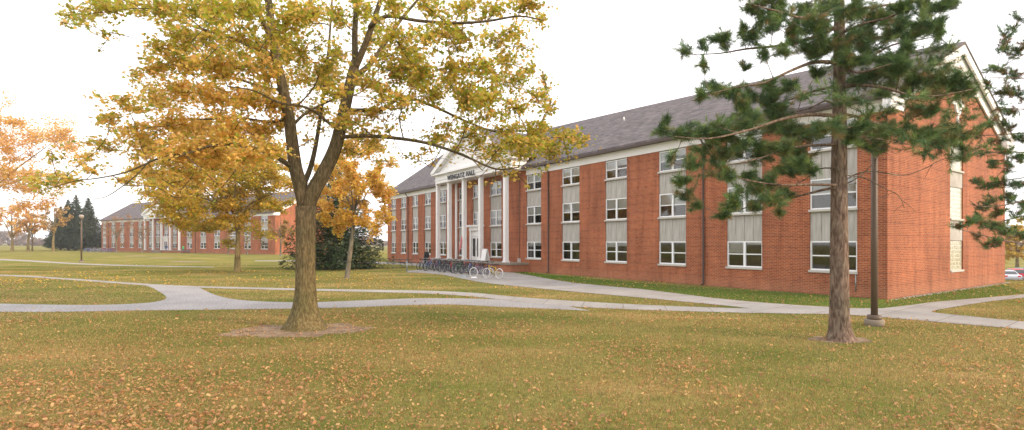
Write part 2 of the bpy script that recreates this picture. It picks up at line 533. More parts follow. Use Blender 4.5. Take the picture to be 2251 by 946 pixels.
def fan(outline, c=(0, 0, 0)):
    TV = np.array([c] + list(outline), float)
    k = len(outline)
    TF = np.array([[0, 1 + i, 1 + (i + 1) % k] for i in range(k)])
    return TV, TF


def _maple():
    pts = []
    for a, r in [(-90, .22), (-40, .36), (-12, .20), (18, .52), (50, .26), (90, .60), (130, .26), (162, .52), (192, .20), (220, .36)]:
        x, y = r * math.cos(R(a)), r * math.sin(R(a))
        pts.append((x, y, -0.35 * (x * x + y * y)))
    return fan(pts)


LEAF_MAPLE = _maple()
LEAF_DIAMOND = (np.array([(0, -.5, 0), (.34, 0, -.08), (0, .5, 0), (-.34, 0, -.08)], float), np.array([[0, 1, 2], [0, 2, 3]]))
NEEDLE = (np.array([(-.5, 0, 0), (.5, 0, 0), (0, 1, 0)], float), np.array([[0, 1, 2]]))


def palette(n, cols, w=None, jit=0.18):
    cols = np.array(cols)
    k = rng.choice(len(cols), n, p=(np.array(w) / np.sum(w)) if w is not None else None)
    k2 = rng.integers(0, len(cols), n)
    t = rng.random((n, 1)) * 0.35
    c = cols[k] * (1 - t) + cols[k2] * t
    return np.clip(c * (1 + (rng.random((n, 1)) - .5) * 2 * jit), 0.005, 0.9)


GREENGOLD = [(0.37, 0.40, 0.040), (0.47, 0.44, 0.044), (0.27, 0.34, 0.040), (0.54, 0.41, 0.048), (0.43, 0.28, 0.040)]
GOLD = [(0.84, 0.57, 0.14), (0.86, 0.51, 0.16), (0.74, 0.54, 0.11), (0.80, 0.44, 0.13), (0.60, 0.42, 0.09)]
YELLOW = [(0.76, 0.52, 0.06), (0.66, 0.49, 0.05), (0.76, 0.44, 0.06), (0.50, 0.42, 0.05), (0.62, 0.34, 0.05)]
ORANGE = [(0.82, 0.50, 0.19), (0.78, 0.43, 0.16), (0.84, 0.56, 0.22), (0.62, 0.35, 0.14)]


# ------------------------------------------------------------------ trees
def smooth_poly(pts, n=4):
    pts = [Vector(p) for p in pts]
    out = []
    for i in range(len(pts) - 1):
        p0 = pts[max(i - 1, 0)]; p1 = pts[i]; p2 = pts[i + 1]; p3 = pts[min(i + 2, len(pts) - 1)]
        for k in range(n):
            t = k / n
            out.append(0.5 * ((2 * p1) + (p2 - p0) * t + (2 * p0 - 5 * p1 + 4 * p2 - p3) * t * t + (3 * p1 - p0 - 3 * p2 + p3) * t ** 3))
    out.append(pts[-1])
    return out


class Tree:
    """limbs: smooth tapered tubes whose nodes carry branches; clumps: foliage volumes reached by branches"""

    def __init__(self):
        self.trunk, self.br = MB(), MB()
        self.nodes, self.nr = [], []

    def limb(self, pts, r0, r1, seg=10, where='trunk', n=4, power=1.0):
        q = smooth_poly(pts, n)
        rad = [r0 + (r1 - r0) * (i / (len(q) - 1)) ** power for i in range(len(q))]
        (self.trunk if where == 'trunk' else self.br).tube(q, rad, seg)
        self.nodes += q; self.nr += rad
        return q

    def flare(self, base, H, prof, lobes, seg=40, wob=0.05, phase=0.3):
        """trunk foot: prof = [(z, r)], lobed roots that fade out upwards; base..top axis straight"""
        mb = self.trunk
        n0 = len(mb.v)
        for z, r in prof:
            fl = max(0.0, 1 - z / H) ** 2
            for k in range(seg):
                t = 2 * math.pi * k / seg
                lob = sum(a * max(0, math.cos((t - p))) ** e for p, a, e in lobes)
                rr = r * (1 + fl * lob) * (1 + wob * math.sin(3 * t + z * 2.1 + phase) * math.sin(2 * t - z * 3.3))
                mb.v.append((base[0] + rr * math.cos(t), base[1] + rr * math.sin(t), base[2] + z))
        for i in range(len(prof) - 1):
            for k in range(seg):
                b = n0 + i * seg
                mb.f.append((b + k, b + (k + 1) % seg, b + seg + (k + 1) % seg, b + seg + k)); mb.mi.append(0); mb.sm.append(True)
        e = n0 + (len(prof) - 1) * seg
        mb.f.append(tuple(e + k for k in range(seg))); mb.mi.append(0); mb.sm.append(True)

    def grow(self, clumps, twigs=10, br_r=(0.05, 0.010), sag=0.1, climb=0.6, maxnode=None):
        """clumps: (centre, radius vec3, nleaves, hue). returns leaf spots (pos, outward dir, hue)"""
        base_nodes = np.array([tuple(p) for p in self.nodes]); base_r = np.array(self.nr)
        L, D, Hh = [], [], []
        order = sorted(range(len(clumps)), key=lambda i: min(np.linalg.norm(base_nodes - np.array(clumps[i][0]), axis=1)))
        for i in order:
            c, rad, n, hue = clumps[i]
            c = np.array(c); rad = np.array(rad)
            d = base_nodes - c
            cost = np.linalg.norm(d, axis=1) + climb * np.maximum(0, d[:, 2] + 0.2)
            k = int(np.argmin(cost))
            a = base_nodes[k]; ra = base_r[k]
            ln = np.linalg.norm(c - a)
            m = (a + c) / 2 + rng.normal(0, 0.07, 3) * ln + np.array([0, 0, sag * ln])
            tip = c + (c - a) / (ln + 1e-6) * rad.mean() * 0.5
            r0 = min(ra * 0.7, br_r[0] * (0.35 + 0.3 * ln)); r0 = max(r0, br_r[1] * 1.3)
            q = smooth_poly([Vector(a), Vector(m), Vector(c), Vector(tip)], 4)
            rr = [r0 + (br_r[1] - r0) * (j / (len(q) - 1)) for j in range(len(q))]
            self.br.tube(q, rr, 5, caps=False)
            qa = np.array([tuple(p) for p in q])
            base_nodes = np.concatenate([base_nodes, qa[3:]]); base_r = np.concatenate([base_r, rr[3:]])
            per = max(1, int(n / twigs))
            for j in range(twigs):
                u = rng.normal(0, 1, 3); u /= np.linalg.norm(u)
                e = c + u * rad * (0.45 + 0.75 * rng.random())
                s = qa[rng.integers(5, len(qa))]
                mid = (s + e) / 2 + np.array([0, 0, 0.12 * np.linalg.norm(e - s)])
                if j % 2 == 0:
                    self.br.tube([s, mid, e], [br_r[1] * .8, br_r[1] * .6, br_r[1] * .35], 3, caps=False)
                t = rng.random(per) ** 0.7
                pos = (s[None] * (1 - t[:, None]) ** 2 + 2 * mid[None] * (t * (1 - t))[:, None] + e[None] * (t ** 2)[:, None])
                pos = pos + rng.normal(0, 1, (per, 3)) * rad * 0.16
                L.append(pos); D.append(np.repeat((e - s)[None], per, 0)); Hh.append(np.full(per, hue))
        return np.concatenate(L), np.concatenate(D), np.concatenate(Hh)


def two_hue(h, A, B, jit=0.22):
    n = len(h)
    a = palette(n, A, jit=jit); b = palette(n, B, jit=jit)
    pick = (rng.random(n) < h)[:, None]
    return np.where(pick, b, a)


def finish_leaves(tree_root, spots, size, A, B, template, name='crown', mat=None, up=0.6):
    pos, d, h = spots
    n = len(pos)
    nrm = rng.normal(0, 1, (n, 3)); nrm[:, 2] = np.abs(nrm[:, 2]) * 0.9 + up
    nrm /= np.linalg.norm(nrm, axis=1, keepdims=True)
    S = size * (0.65 + 0.7 * rng.random(n))
    V, Fc = scatter(pos, S, nrm, rng.random(n) * 6.283, *template)
    tint = np.repeat(two_hue(h, A, B), len(template[0]), 0)
    return np_mesh(name, V, Fc, mat or M['leaf'], tint, tree_root)


def root_at(name, base, label, cat, group=None):
    o = empty(name, base)
    tag(o, label, cat, group)
    return o


def finish_tree(o, tr, bark, limb_bark=None):
    """wood meshes hang under the tree's Empty; geometry is given in world space"""
    inv = Matrix.Translation(-o.location)
    for nm, mb, m in (('trunk', tr.trunk, bark), ('branches', tr.br, limb_bark or bark)):
        if mb.v:
            w = mb.build(nm, m, o)
            w.data.transform(inv)
    for ch in o.children:
        if ch.name.split('.')[0] in ('crown', 'needles'):
            ch.data.transform(inv)


# ------------------------------------------------------------------ world, sun, view
SUN_EL = 24.0
sx, sy = 0.90, -0.436
world = bpy.data.worlds.new('World')
SC.world = world
world.use_nodes = True
wt = world.node_tree
bg = wt.nodes['Background']
sky = wt.nodes.new('ShaderNodeTexSky')
sky.sky_type = 'NISHITA'
sky.sun_disc = False
sky.sun_elevation = R(SUN_EL)
sky.sun_rotation = math.atan2(sx, sy)
sky.altitude = 200
sky.air_density = 1.0
sky.dust_density = 3.0
sky.ozone_density = 1.0
# thin bright overcast veil over the sky: almost colourless, slightly uneven
geo = wt.nodes.new('ShaderNodeTexCoord')
cn = wt.nodes.new('ShaderNodeTexNoise'); cn.inputs['Scale'].default_value = 2.2; cn.inputs['Detail'].default_value = 5
wt.links.new(geo.outputs['Generated'], cn.inputs['Vector'])
cr = wt.nodes.new('ShaderNodeValToRGB')
cr.color_ramp.elements[0].position = 0.3; cr.color_ramp.elements[0].color = (8.6, 8.4, 8.5, 1)
cr.color_ramp.elements[1].position = 0.7; cr.color_ramp.elements[1].color = (10.2, 9.9, 9.8, 1)
wt.links.new(cn.outputs['Fac'], cr.inputs[0])
mx = wt.nodes.new('ShaderNodeMix'); mx.data_type = 'RGBA'; mx.inputs[0].default_value = 0.85
wt.links.new(sky.outputs[0], mx.inputs[6]); wt.links.new(cr.outputs[0], mx.inputs[7])
wt.links.new(mx.outputs[2], bg.inputs['Color'])
bg.inputs['Strength'].default_value = 0.12

sun = bpy.data.lights.new('sun', 'SUN')
sun.energy = 1.7
sun.angle = R(12)
sun.color = (1.0, 0.76, 0.50)
suno = bpy.data.objects.new('sun', sun)
COL.objects.link(suno)
sd = Vector((sx * math.cos(R(SUN_EL)), sy * math.cos(R(SUN_EL)), math.sin(R(SUN_EL))))
suno.rotation_euler = sd.to_track_quat('Z', 'Y').to_euler()
suno.location = (40, -30, 40)

SC.view_settings.view_transform = 'Standard'
SC.view_settings.look = 'None'
SC.view_settings.gamma = 1.0
SC.view_settings.use_curve_mapping = False
SC.view_settings.exposure = 0.95
SC.render.engine = 'CYCLES'
SC.cycles.max_bounces = 8
SC.cycles.diffuse_bounces = 4
SC.cycles.transparent_max_bounces = 12
SC.cycles.use_denoising = True

# ------------------------------------------------------------------ ground
U = Vector((-math.sin(R(34.5)), math.cos(R(34.5)), 0))      # along the near facade, away from us
NI = Vector((math.sin(R(55.5)), math.cos(R(55.5)), 0))      # into the near building
D0 = 25.0


def sstep(a, b, x):
    t = np.clip((x - a) / (b - a), 0, 1)
    return t * t * (3 - 2 * t)


def ground_z(x, y):
    q = NI.x * x + NI.y * y
    return -2.55 * sstep(42.0, 80.0, q)


def grid_sheet(name, xs, ys, mat, dz=0.0):
    X, Yv = np.meshgrid(xs, ys)
    V = np.stack([X.ravel(), Yv.ravel(), ground_z(X.ravel(), Yv.ravel()) + dz], 1)
    nx, ny = len(xs), len(ys)
    i, j = np.meshgrid(np.arange(nx - 1), np.arange(ny - 1))
    a = (j * nx + i).ravel()
    Fc = np.stack([a, a + 1, a + nx + 1, a + nx], 1)
    return np_mesh(name, V, Fc, mat)


xs = np.concatenate([np.linspace(-1600, -150, 12), np.linspace(-120, 160, 90), np.linspace(190, 1600, 12)])
ys = np.concatenate([np.linspace(-80, 0, 8), np.linspace(3, 160, 60), np.linspace(180, 2500, 16)])
lawn = grid_sheet('lawn', xs, ys, M['lawn'])
tag(lawn, 'mown autumn lawn of olive and tan grass', 'lawn', kind='structure')


def sheet(name, pix, mat, dz, n=3):
    pts = smooth_poly([G(*p) for p in pix] + [G(*pix[0])], n)[:-1] if n > 1 else [G(*p) for p in pix]
    mb = MB()
    mb.face([(p.x, p.y, dz) for p in pts])
    o = mb.build(name, mat)
    return o, np.array([(p.x, p.y) for p in pts])


POLY = []


def band(name, upper, lower, mat, dz, n=4):
    up = smooth_poly([G(*p) for p in upper], n); lo = smooth_poly([G(*p) for p in lower], n)
    mb = MB()
    pts = [(p.x, p.y, dz) for p in lo] + [(p.x, p.y, dz) for p in reversed(up)]
    mb.face(pts)
    o = mb.build(name, mat)
    POLY.append(np.array([p[:2] for p in pts]))
    return o


# gravel path in front with its hourglass link to the thin walk behind
o = band('gravel_path',
         [(-260, 664), (0, 668), (180, 671), (300, 668), (352, 662), (366, 654), (352, 643), (335, 633), (322, 627.5), (380, 628.3), (432, 631.5),
          (446, 637), (474, 649), (520, 659), (600, 664), (700, 664.5), (800, 660.5), (890, 657), (960, 656), (1040, 657), (1120, 659.5), (1190, 662)],
         [(-260, 684), (0, 686), (140, 686), (300, 683), (480, 681), (650, 679), (780, 676), (900, 671), (1000, 670), (1100, 675), (1200, 679), (1300, 684)],
         M['gravel'], 0.004, 3)
tag(o, kind='structure')
o = band('concrete_walk',
         [(-300, 600), (0, 604), (160, 613), (310, 623.5), (420, 629), (560, 632.5), (700, 635.5), (850, 638), (950, 640), (1050, 645), (1126, 652.5), (1250, 661.5), (1400, 670), (1550, 676), (1660, 679)],
         [(-300, 603.5), (0, 607), (160, 616.5), (310, 627.5), (420, 632.5), (560, 636.5), (700, 640), (850, 643.5), (950, 646.5), (1050, 653.5), (1126, 663), (1250, 674), (1400, 681.5), (1550, 686), (1660, 689)],
         M['walk'], 0.008)
tag(o, kind='structure')
o = band('building_walk',
         [(893, 596.2), (930, 593), (990, 592), (1060, 594), (1113, 597.5), (1170, 607), (1260, 622.5), (1408, 636), (1560, 655), (1689, 667), (1830, 676), (1940, 678.5), (2050, 665), (2150, 656.5), (2330, 641)],
         [(893, 599.5), (930, 600.5), (980, 606), (1050, 620), (1126, 629), (1250, 641), (1408, 655), (1550, 668.5), (1650, 679), (1655, 688.5), (1800, 691), (1890, 694.5), (2000, 703.5), (2100, 712.5), (2251, 725), (2400, 737),
          (2400, 719), (2251, 708), (2150, 698), (2075, 690.5), (2048, 686.5), (2062, 682), (2105, 674.5), (2180, 663), (2330, 646)],
         M['walk_b'], 0.012, 2)
tag(o, kind='structure')
o = band('far_walk', [(-200, 566), (0, 569.5), (170, 579), (320, 584), (470, 587)], [(-200, 568.5), (0, 572.3), (170, 581.5), (320, 586), (470, 588.2)], M['walk'], 0.006)
tag(o, kind='structure')
o = band('side_walk', [(560, 573), (700, 573.5), (850, 576.5), (905, 578.5), (990, 582)], [(560, 574.5), (700, 575.5), (850, 580.5), (905, 584), (985, 590)], M['walk'], 0.006)
tag(o, kind='structure')
# lush strips against the building
o = band('green_lawn_strip', [(842, 572.5), (898, 573), (1000, 581), (1122, 595), (1208, 604), (1330, 615.5), (1476, 628), (1546, 633), (1689, 640.5), (1850, 648.5), (1951, 653.5), (2080, 641), (2211, 626)],
         [(842, 575), (898, 577), (1000, 588), (1122, 597.6), (1180, 608.5), (1260, 621), (1408, 635), (1560, 654), (1689, 666), (1830, 675), (1940, 677.5), (2050, 664), (2150, 655.5), (2251, 645)], M['green_lawn'], 0.004, 1)
tag(o, kind='structure')
POLY.pop()
# bare soil rings
def ring(name, c, rx, ry, dz, seedv):
    r2 = np.random.default_rng(seedv)
    ph = r2.random(6) * 6.28
    pts = []
    for k in range(64):
        t = 2 * math.pi * k / 64
        w = 1 + 0.10 * math.sin(2 * t + ph[0]) + 0.08 * math.sin(5 * t + ph[1]) + 0.06 * math.sin(9 * t + ph[2]) + 0.04 * math.sin(15 * t + ph[3])
        pts.append((c[0] + rx * w * math.cos(t), c[1] + ry * w * math.sin(t), dz))
    mb = MB(); mb.face(pts)
    o = mb.build(name, M['soil']); tag(o, kind='structure')
    POLY.append(np.array([p[:2] for p in pts]))
    return o


ring('bare_soil', (G(655, 726).x, G(655, 726).y, 0), 1.72, 1.15, 0.004, 3)
ring('bare_soil', (G(1845, 747).x, G(1845, 747).y, 0), 0.80, 0.42, 0.004, 5)
# worn tracks in the far lawn
for (x0, y0, w_, h_) in ((352, 567.5, 34, 1.6), (410, 575.5, 44, 2.0), (300, 563, 28, 1.2)):
    a = [(x0 - w_, y0 + .3), (x0 - w_ * .4, y0 - h_ * .5), (x0 + w_ * .5, y0 - h_ * .3), (x0 + w_, y0 + .4), (x0 + w_ * .4, y0 + h_ * .6), (x0 - w_ * .5, y0 + h_ * .5)]
    o, _ = sheet('worn_track', a, M['soil'], 0.004, 3); tag(o, kind='structure')

# parking lot beyond the gable end
mb = MB()
for i in range(30):
    q0 = 46 + i * 2; q1 = q0 + 2
    for a, b_ in ((-30.0, 20.0), (20.0, 60.0)):
        c = [NI * q0 - U * a * -1, NI * q1 - U * a * -1, NI * q1 + U * b_, NI * q0 + U * b_]
        mb.face([(p.x, p.y, float(ground_z(p.x, p.y)) + 0.03) for p in reversed(c)])
tag(mb.build('parking_lot', M['asphalt']), kind='structure')

# ------------------------------------------------------------------ dormitories
WIN_Z = [(1.10, 2.43), (3.87, 5.25), (6.58, 7.78)]
_wc = {}


def win_meshes(w, h):
    key = (round(w, 2), round(h, 2))
    if key in _wc: return _wc[key]
    fr = MB(); t = 0.065; hw = w / 2
    fr.box(-hw, 0, 0, -hw + t, .09, h); fr.box(hw - t, 0, 0, hw, .09, h)
    fr.box(-hw + t, 0, 0, hw - t, .09, t); fr.box(-hw + t, 0, h - t, hw - t, .09, h)
    fr.box(-.06, -.012, t, .06, .09, h - t)
    for s in (-1, 1):
        a, b = (0.06, hw - t) if s > 0 else (-hw + t, -.06)
        fr.box(a, .012, h * .5 - .028, b, .075, h * .5 + .028)
    gl = MB()
    gl.face([(-hw + t, .05, t), (hw - t, .05, t), (hw - t, .05, h - t), (-hw + t, .05, h - t)])
    si = MB(); si.box(-hw - .03, -.14, -.10, hw + .03, .07, -.003)
    _wc[key] = (fr.mesh('window', M['frame']), gl.mesh('glass', M['glass']), si.mesh('sill', M['sill']))
    return _wc[key]


def add_window(root, x, y, z, w, h, kind):
    fr, gl, si = win_meshes(w, h)
    o = ob('window', fr, root, (x, y, z))
    ob('glass', gl, o); ob('sill', si, o)
    hw = w / 2 - .07
    if kind:
        # blinds hang inside the room, each side pulled to its own height
        bm = MB()
        for s, dr in zip((-1, 1), kind):
            if dr > 0.02:
                a, b = (0.06, hw) if s > 0 else (-hw, -.06)
                n = max(2, int(dr * h / .06))
                for i in range(n):
                    zz = h - .07 - dr * (h - .14) * i / n
                    bm.box(a, .095, zz - dr * (h - .14) / n + .004, b, .11, zz)
        if bm.v: bm.build('blind', M['blind'], o)
    return o


def dormitory(name, origin, rz, L, W, bays, door_l, cols, porch, text, hr0, hr1, label, ped, gable=True, lh=0.62, downs=(), cap_px=None, rpow=1.0):
    """local x = -l along the front (l=0 at the right corner), y = depth, z = up"""
    root = empty(name, origin, rz)
    tag(root, label, 'building')
    ZF, ZE = 7.82, 8.34                         # underside of frieze, eave
    # ---- walls
    wl = MB()
    edges = [0.0]
    for l, w in sorted(bays):
        edges += [l - w / 2, l + w / 2]
    edges.append(L)
    for i in range(0, len(edges), 2):
        a, b = edges[i], edges[i + 1]
        wl.face([(-b, 0, 0), (-a, 0, 0), (-a, 0, ZF), (-b, 0, ZF)])
    for l, w in bays:
        a, b = l - w / 2, l + w / 2
        zb = WIN_Z[0][0] - .10
        if abs(l - door_l) < .01: zb = WIN_Z[1][0] - .10
        wl.face([(-b, 0, 0), (-a, 0, 0), (-a, 0, zb), (-b, 0, zb)])
        d = 0.16
        wl.face([(-b, 0, zb), (-b, d, zb), (-b, d, ZF), (-b, 0, ZF)]); wl.face([(-a, d, zb), (-a, 0, zb), (-a, 0, ZF), (-a, d, ZF)])
        wl.face([(-b, 0, zb), (-a, 0, zb), (-a, d, zb), (-b, d, zb)])
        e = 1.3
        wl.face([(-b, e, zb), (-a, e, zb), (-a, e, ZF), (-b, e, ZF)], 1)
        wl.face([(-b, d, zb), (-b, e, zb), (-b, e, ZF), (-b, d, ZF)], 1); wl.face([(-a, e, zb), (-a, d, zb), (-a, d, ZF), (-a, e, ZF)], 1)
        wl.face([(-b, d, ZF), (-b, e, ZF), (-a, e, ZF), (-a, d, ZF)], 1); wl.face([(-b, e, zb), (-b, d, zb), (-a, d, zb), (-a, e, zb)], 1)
    yr = W / 2
    for x, hr, fl in ((0, hr0, 1), (-L, hr1, 0)):
        pts = [(x, 0, 0), (x, W, 0), (x, W, ZF + .1), (x, yr, hr - .12), (x, 0, ZF + .1)]
        if x == 0 and gable:
            ga, gb = yr - .95, yr + .95         # glass-block strip in the gable wall
            z0, z1 = 0.9, 7.6
            top = lambda y: ZF + .1 + (hr - .12 - ZF - .1) * (1 - abs(y - yr) / yr)
            wl.face([(0, 0, 0), (0, ga, 0), (0, ga, top(ga)), (0, 0, top(0))]); wl.face([(0, gb, 0), (0, W, 0), (0, W, top(W)), (0, gb, top(gb))])
            wl.face([(0, ga, 0), (0, gb, 0), (0, gb, z0), (0, ga, z0)]); wl.face([(0, ga, z1), (0, gb, z1), (0, gb, top(gb)), (0, yr, top(yr)), (0, ga, top(ga))])
            d = -.2
            wl.face([(0, ga, z0), (d, ga, z0), (d, ga, z1), (0, ga, z1)]); wl.face([(d, gb, z0), (0, gb, z0), (0, gb, z1), (d, gb, z1)])
            wl.face([(0, ga, z1), (d, ga, z1), (d, gb, z1), (0, gb, z1)]); wl.face([(0, ga, z0), (0, gb, z0), (d, gb, z0), (d, ga, z0)])
        else:
            wl.face(pts)
    wl.box(-ped[0], .004, ZF + .002, -ped[1], .2, ZE - .02)
    wl.face([(0, W, 0), (-L, W, 0), (-L, W, ZF + .1), (0, W, ZF + .1)])
    wl.build('wall', [M['brick'], M['inside']], root)
    # ---- bays
    pm = {}
    for bi, (l, w) in enumerate(bays):
        for k, (z0, z1) in enumerate(WIN_Z):
            if k == 0 and abs(l - door_l) < .01: continue
            r = random.random()
            if k == 2: kind = random.choice([(.48, .48), (.48, .48), (.48, .48), (.95, .48), (.48, .3)])
            elif k == 1: kind = random.choice([(.48, .48), (.3, .48), (.48, .7), (.48, .48), (.48, .48), (.2, .2)])
            else: kind = random.choice([None, (.25, .2), (0, .3), None, (.45, .1), (.3, .45)])
            if gable and bi in (0,) and k == 0: kind = None
            add_window(root, -l, .07, z0, w - .004, z1 - z0, kind)
            if k < 2:
                pz0, pz1 = z1 + .005, WIN_Z[k + 1][0] - .105
                key = (round(w, 2), k)
                if key not in pm:
                    b = MB(); n = 4
                    for i in range(n):
                        a0 = -w / 2 + w * i / n; a1 = a0 + w / n
                        b.box(a0 + (.008 if i else .002), 0, 0, a1 - (.008 if i < n - 1 else .002), .07, pz1 - pz0)
                    b.box(-w / 2 + .002, .035, 0.002, w / 2 - .002, .065, pz1 - pz0 - .002)
                    pm[key] = b.mesh('spandrel_panel', M['panel'])
                ob('spandrel_panel', pm[key], root, (-l, .075, pz0))
    # ---- frieze, gutter, roof
    pl, pr = ped[0], ped[1]
    for a, b in ((0, pr), (pl, L)):
        fz = MB()
        fz.box(-a + (.04 if a == 0 else 0), -.05, ZF, -b - (.04 if b == L else 0), .25, ZE - .14)
        fz.box(-a + (.3 if a == 0 else 0), -.16, ZE - .14, -b, .2, ZE - .06)
        fz.build('frieze', M['white'], root)
    for a, b in ((-.3, pr), (pl, L + .3)):
        gt = MB()
        gt.box(-a, -.56, ZE - .06, -b, -.17, ZE + .06)
        gt.build('gutter', M['gutter'], root)
    ov = 0.34
    sl = (hr0 - ZE) / (yr + .5)
    for sgn, nm in ((0, 'roof'), (1, 'roof')):
        ye, y2 = (-.5, yr) if sgn == 0 else (W + .5, yr)
        xs_ = [ov] + [-L * i / 14 for i in range(1, 14)] + [-L - ov]
        zr = [hr0 + (hr1 - hr0) * max(0, min(1, -x / L)) ** rpow for x in xs_]
        b = MB(); n0 = 0
        for dz in (.19, .06):
            for x, z in zip(xs_, zr):
                b.v += [(x, ye, ZE + dz), (x, y2, z + dz)]
        k = len(xs_)
        for i in range(k - 1):
            q = [(2 * i, 2 * i + 2, 2 * i + 3, 2 * i + 1), (2 * k + 2 * i, 2 * k + 2 * i + 1, 2 * k + 2 * i + 3, 2 * k + 2 * i + 2), (2 * i, 2 * k + 2 * i, 2 * k + 2 * i + 2, 2 * i + 2), (2 * i + 1, 2 * i + 3, 2 * k + 2 * i + 3, 2 * k + 2 * i + 1)]
            b.f += q; b.mi += [0] * 4; b.sm += [False] * 4
        for i in (0, k - 1):
            b.f.append((2 * i, 2 * i + 1, 2 * k + 2 * i + 1, 2 * k + 2 * i)); b.mi.append(0); b.sm.append(False)
        r_ = b.build('roof', M['shingle'], root)
    # rake boards on the right-hand gable, cornice returns, louvre, ornament
    rk = MB()
    for s in (0, 1):
        ye = -.5 if s == 0 else W + .5
        p0 = Vector((ov - .02, ye, ZE + .02)); p1 = Vector((ov - .02, yr, hr0 + .02))
        rk.prism([p0, p1, p1 - Vector((0, 0, .42)), p0 - Vector((0, 0, .36))], (-.10, 0, 0))
        q0 = Vector((.02, ye + (.5 if s == 0 else -.5), ZE - .02)); q1 = Vector((.06, yr, hr0 - .18))
        rk.prism([q0, q1, q1 - Vector((0, 0, .75)), q0 - Vector((0, 0, .55))], (.07, 0, 0))
        # soffit
        rk.prism([p0 - Vector((.05, 0, .02)), p1 - Vector((.05, 0, .02)), p1 - Vector((.33, 0, .02)), p0 - Vector((.33, 0, .02))], (0, 0, -.05))
    for y0 in (0, W):
        s = 1 if y0 == 0 else -1
        rk.box(.003, y0 - .5 * s, ZE - .52, .30, y0 + .9 * s, ZE - .10); rk.box(.003, y0 - .06 * s, ZF - .02, .13, y0 + .75 * s, ZE - .53)
    rk.build('rake_trim', M['white'], root)
    if gable:
        # louvre vent at the apex
        lv = MB(); zb, zt = hr0 - 2.1, hr0 - .75
        hb = (zt - zb) / ((hr0 - ZE) / (yr + .5))
        n = 9
        for i in range(n):
            z = zb + (zt - zb) * i / n; z2 = z + (zt - zb) / n * .62
            hw = hb * (1 - i / n) - .06
            if hw > .05:
                lv.prism([(.05, yr - hw, z), (.05, yr + hw, z), (.10, yr + hw, z - .03), (.10, yr - hw, z - .03)], (0, 0, z2 - z))
        lv.prism([(.012, yr - hb, zb - .02), (.012, yr + hb, zb - .02), (.012, yr, zt)], (.02, 0, 0), 1)
        lv.build('louvre_vent', [M['white'], M['sill']], root)
        ro = MB(); zc = 9.3
        n0 = len(ro.v)
        pts_o = [(yr + .44 * math.cos(2 * math.pi * k / 28), zc + .56 * math.sin(2 * math.pi * k / 28)) for k in range(28)]
        pts_i = [(yr + .31 * math.cos(2 * math.pi * k / 28), zc + .42 * math.sin(2 * math.pi * k / 28)) for k in range(28)]
        for k in range(28):
            j = (k + 1) % 28
            ro.prism([(.004, *pts_o[k]), (.004, *pts_o[j]), (.004, *pts_i[j]), (.004, *pts_i[k])], (.09, 0, 0))
        for (y_, z_, a, b) in ((yr, zc + .78, .09, .2), (yr, zc - .78, .09, .2), (yr - .66, zc, .2, .09), (yr + .66, zc, .2, .09)):
            ro.box(.004, y_ - a, z_ - b, .07, y_ + a, z_ + b)
        w_ = ro.build('round_window', M['white'], root)
        g_ = MB(); g_.face([(.03, y_, z_) for y_, z_ in pts_i]); g_.build('pane', M['block'], w_)
        for z0, z1, kind in ((.98, 2.44, 'b'), (2.46, 3.46, 'p'), (3.56, 5.12, 'b'), (5.14, 5.92, 'p'), (6.0, 7.58, 'b')):
            b = MB(); b.box(-.16, ga + .01, z0, -.06 if kind == 'b' else -.03, gb - .01, z1)
            if kind == 'b':
                o = b.build('glass_block_window', M['block'], root)
                s2 = MB(); s2.box(-.14, ga + .005, z0 - .095, .05, gb - .005, z0 - .003); s2.build('sill', M['sill'], o)
            else:
                b.build('spandrel_panel', M['panel'], root)
    # ---- downspouts
    for l in downs:
        b = MB()
        b.tube([(-l, -.40, ZE - .08), (-l, -.40, ZE - .22), (-l, -.09, ZE - .62), (-l, -.09, .12), (-l, -.22, .05)], .052, 8)
        for z in (1.2, 3.6, 6.0): b.box(-l - .075, -.12, z, -l + .075, -.02, z + .05)
        b.build('downspout', M['gutter'], root)
    # ---- portico
    yc = -1.1
    zp, zc0 = porch, 8.25
    c0 = (pl + pr) / 2
    b = MB(); b.box(-pr + .25, -1.75, 0, -pl - .25, -.003, zp - .16, 0); b.box(-pr + .32, -1.82, zp - .16, -pl - .32, -.003, zp, 1)
    for i in range(4):
        b.box(-door_l - 1.6, -1.825 - .32 * (i + 1), 0, -door_l + 1.6, -1.825 - .32 * i, zp - .15 * (i + 1) - .01, 1)
    b.build('porch', [M['brick'], M['concrete']], root)
    b = MB(); hc = zc0 - zp
    b.box(-.17, -.17, .14, .17, .17, hc - .12); b.box(-.225, -.225, 0, .225, .225, .10); b.box(-.20, -.20, .10, .20, .20, .14)
    b.box(-.185, -.185, hc - .62, .185, .185, hc - .57); b.box(-.23, -.23, hc - .08, .23, .23, hc); b.box(-.20, -.20, hc - .12, .20, .20, hc - .08)
    cm = b.mesh('column', M['white'])
    for l in cols:
        ob('column', cm, root, (-l, yc, zp))
    e = MB()
    e.box(-pr, -1.5, zc0, -pl, -.003, zc0 + .72); e.box(-pr + .06, -1.56, zc0 + .30, -pl - .06, -.003, zc0 + .36)
    e.box(-pr + .12, -1.62, zc0 + .72, -pl - .12, -.003, zc0 + .80); e.box(-pr + .3, -1.82, zc0 + .80, -pl - .3, -.003, zc0 + .98)
    ent = e.build('entablature', M['white'], root)
    zt = zc0 + .98
    hp = ped[2]
    b = MB()
    b.prism([(-pr - .1, -1.45, zt), (-pl + .1, -1.45, zt), (-c0, -1.45, hp - .25)], (0, 1.2, 0))
    pedo = b.build('pediment', M['white'], root)
    b = MB()
    for s in (0, 1):
        xe = -pr + .3 if s == 0 else -pl - .3
        b.prism([(xe, -1.90, zt + .002), (xe, -1.90, zt + .14), (-c0, -1.90, hp + .20), (-c0, -1.90, hp - .42), (xe + (-.62 if s == 0 else .62), -1.90, zt + .002)], (0, .44, 0))
    b.build('raking_cornice', M['white'], root)
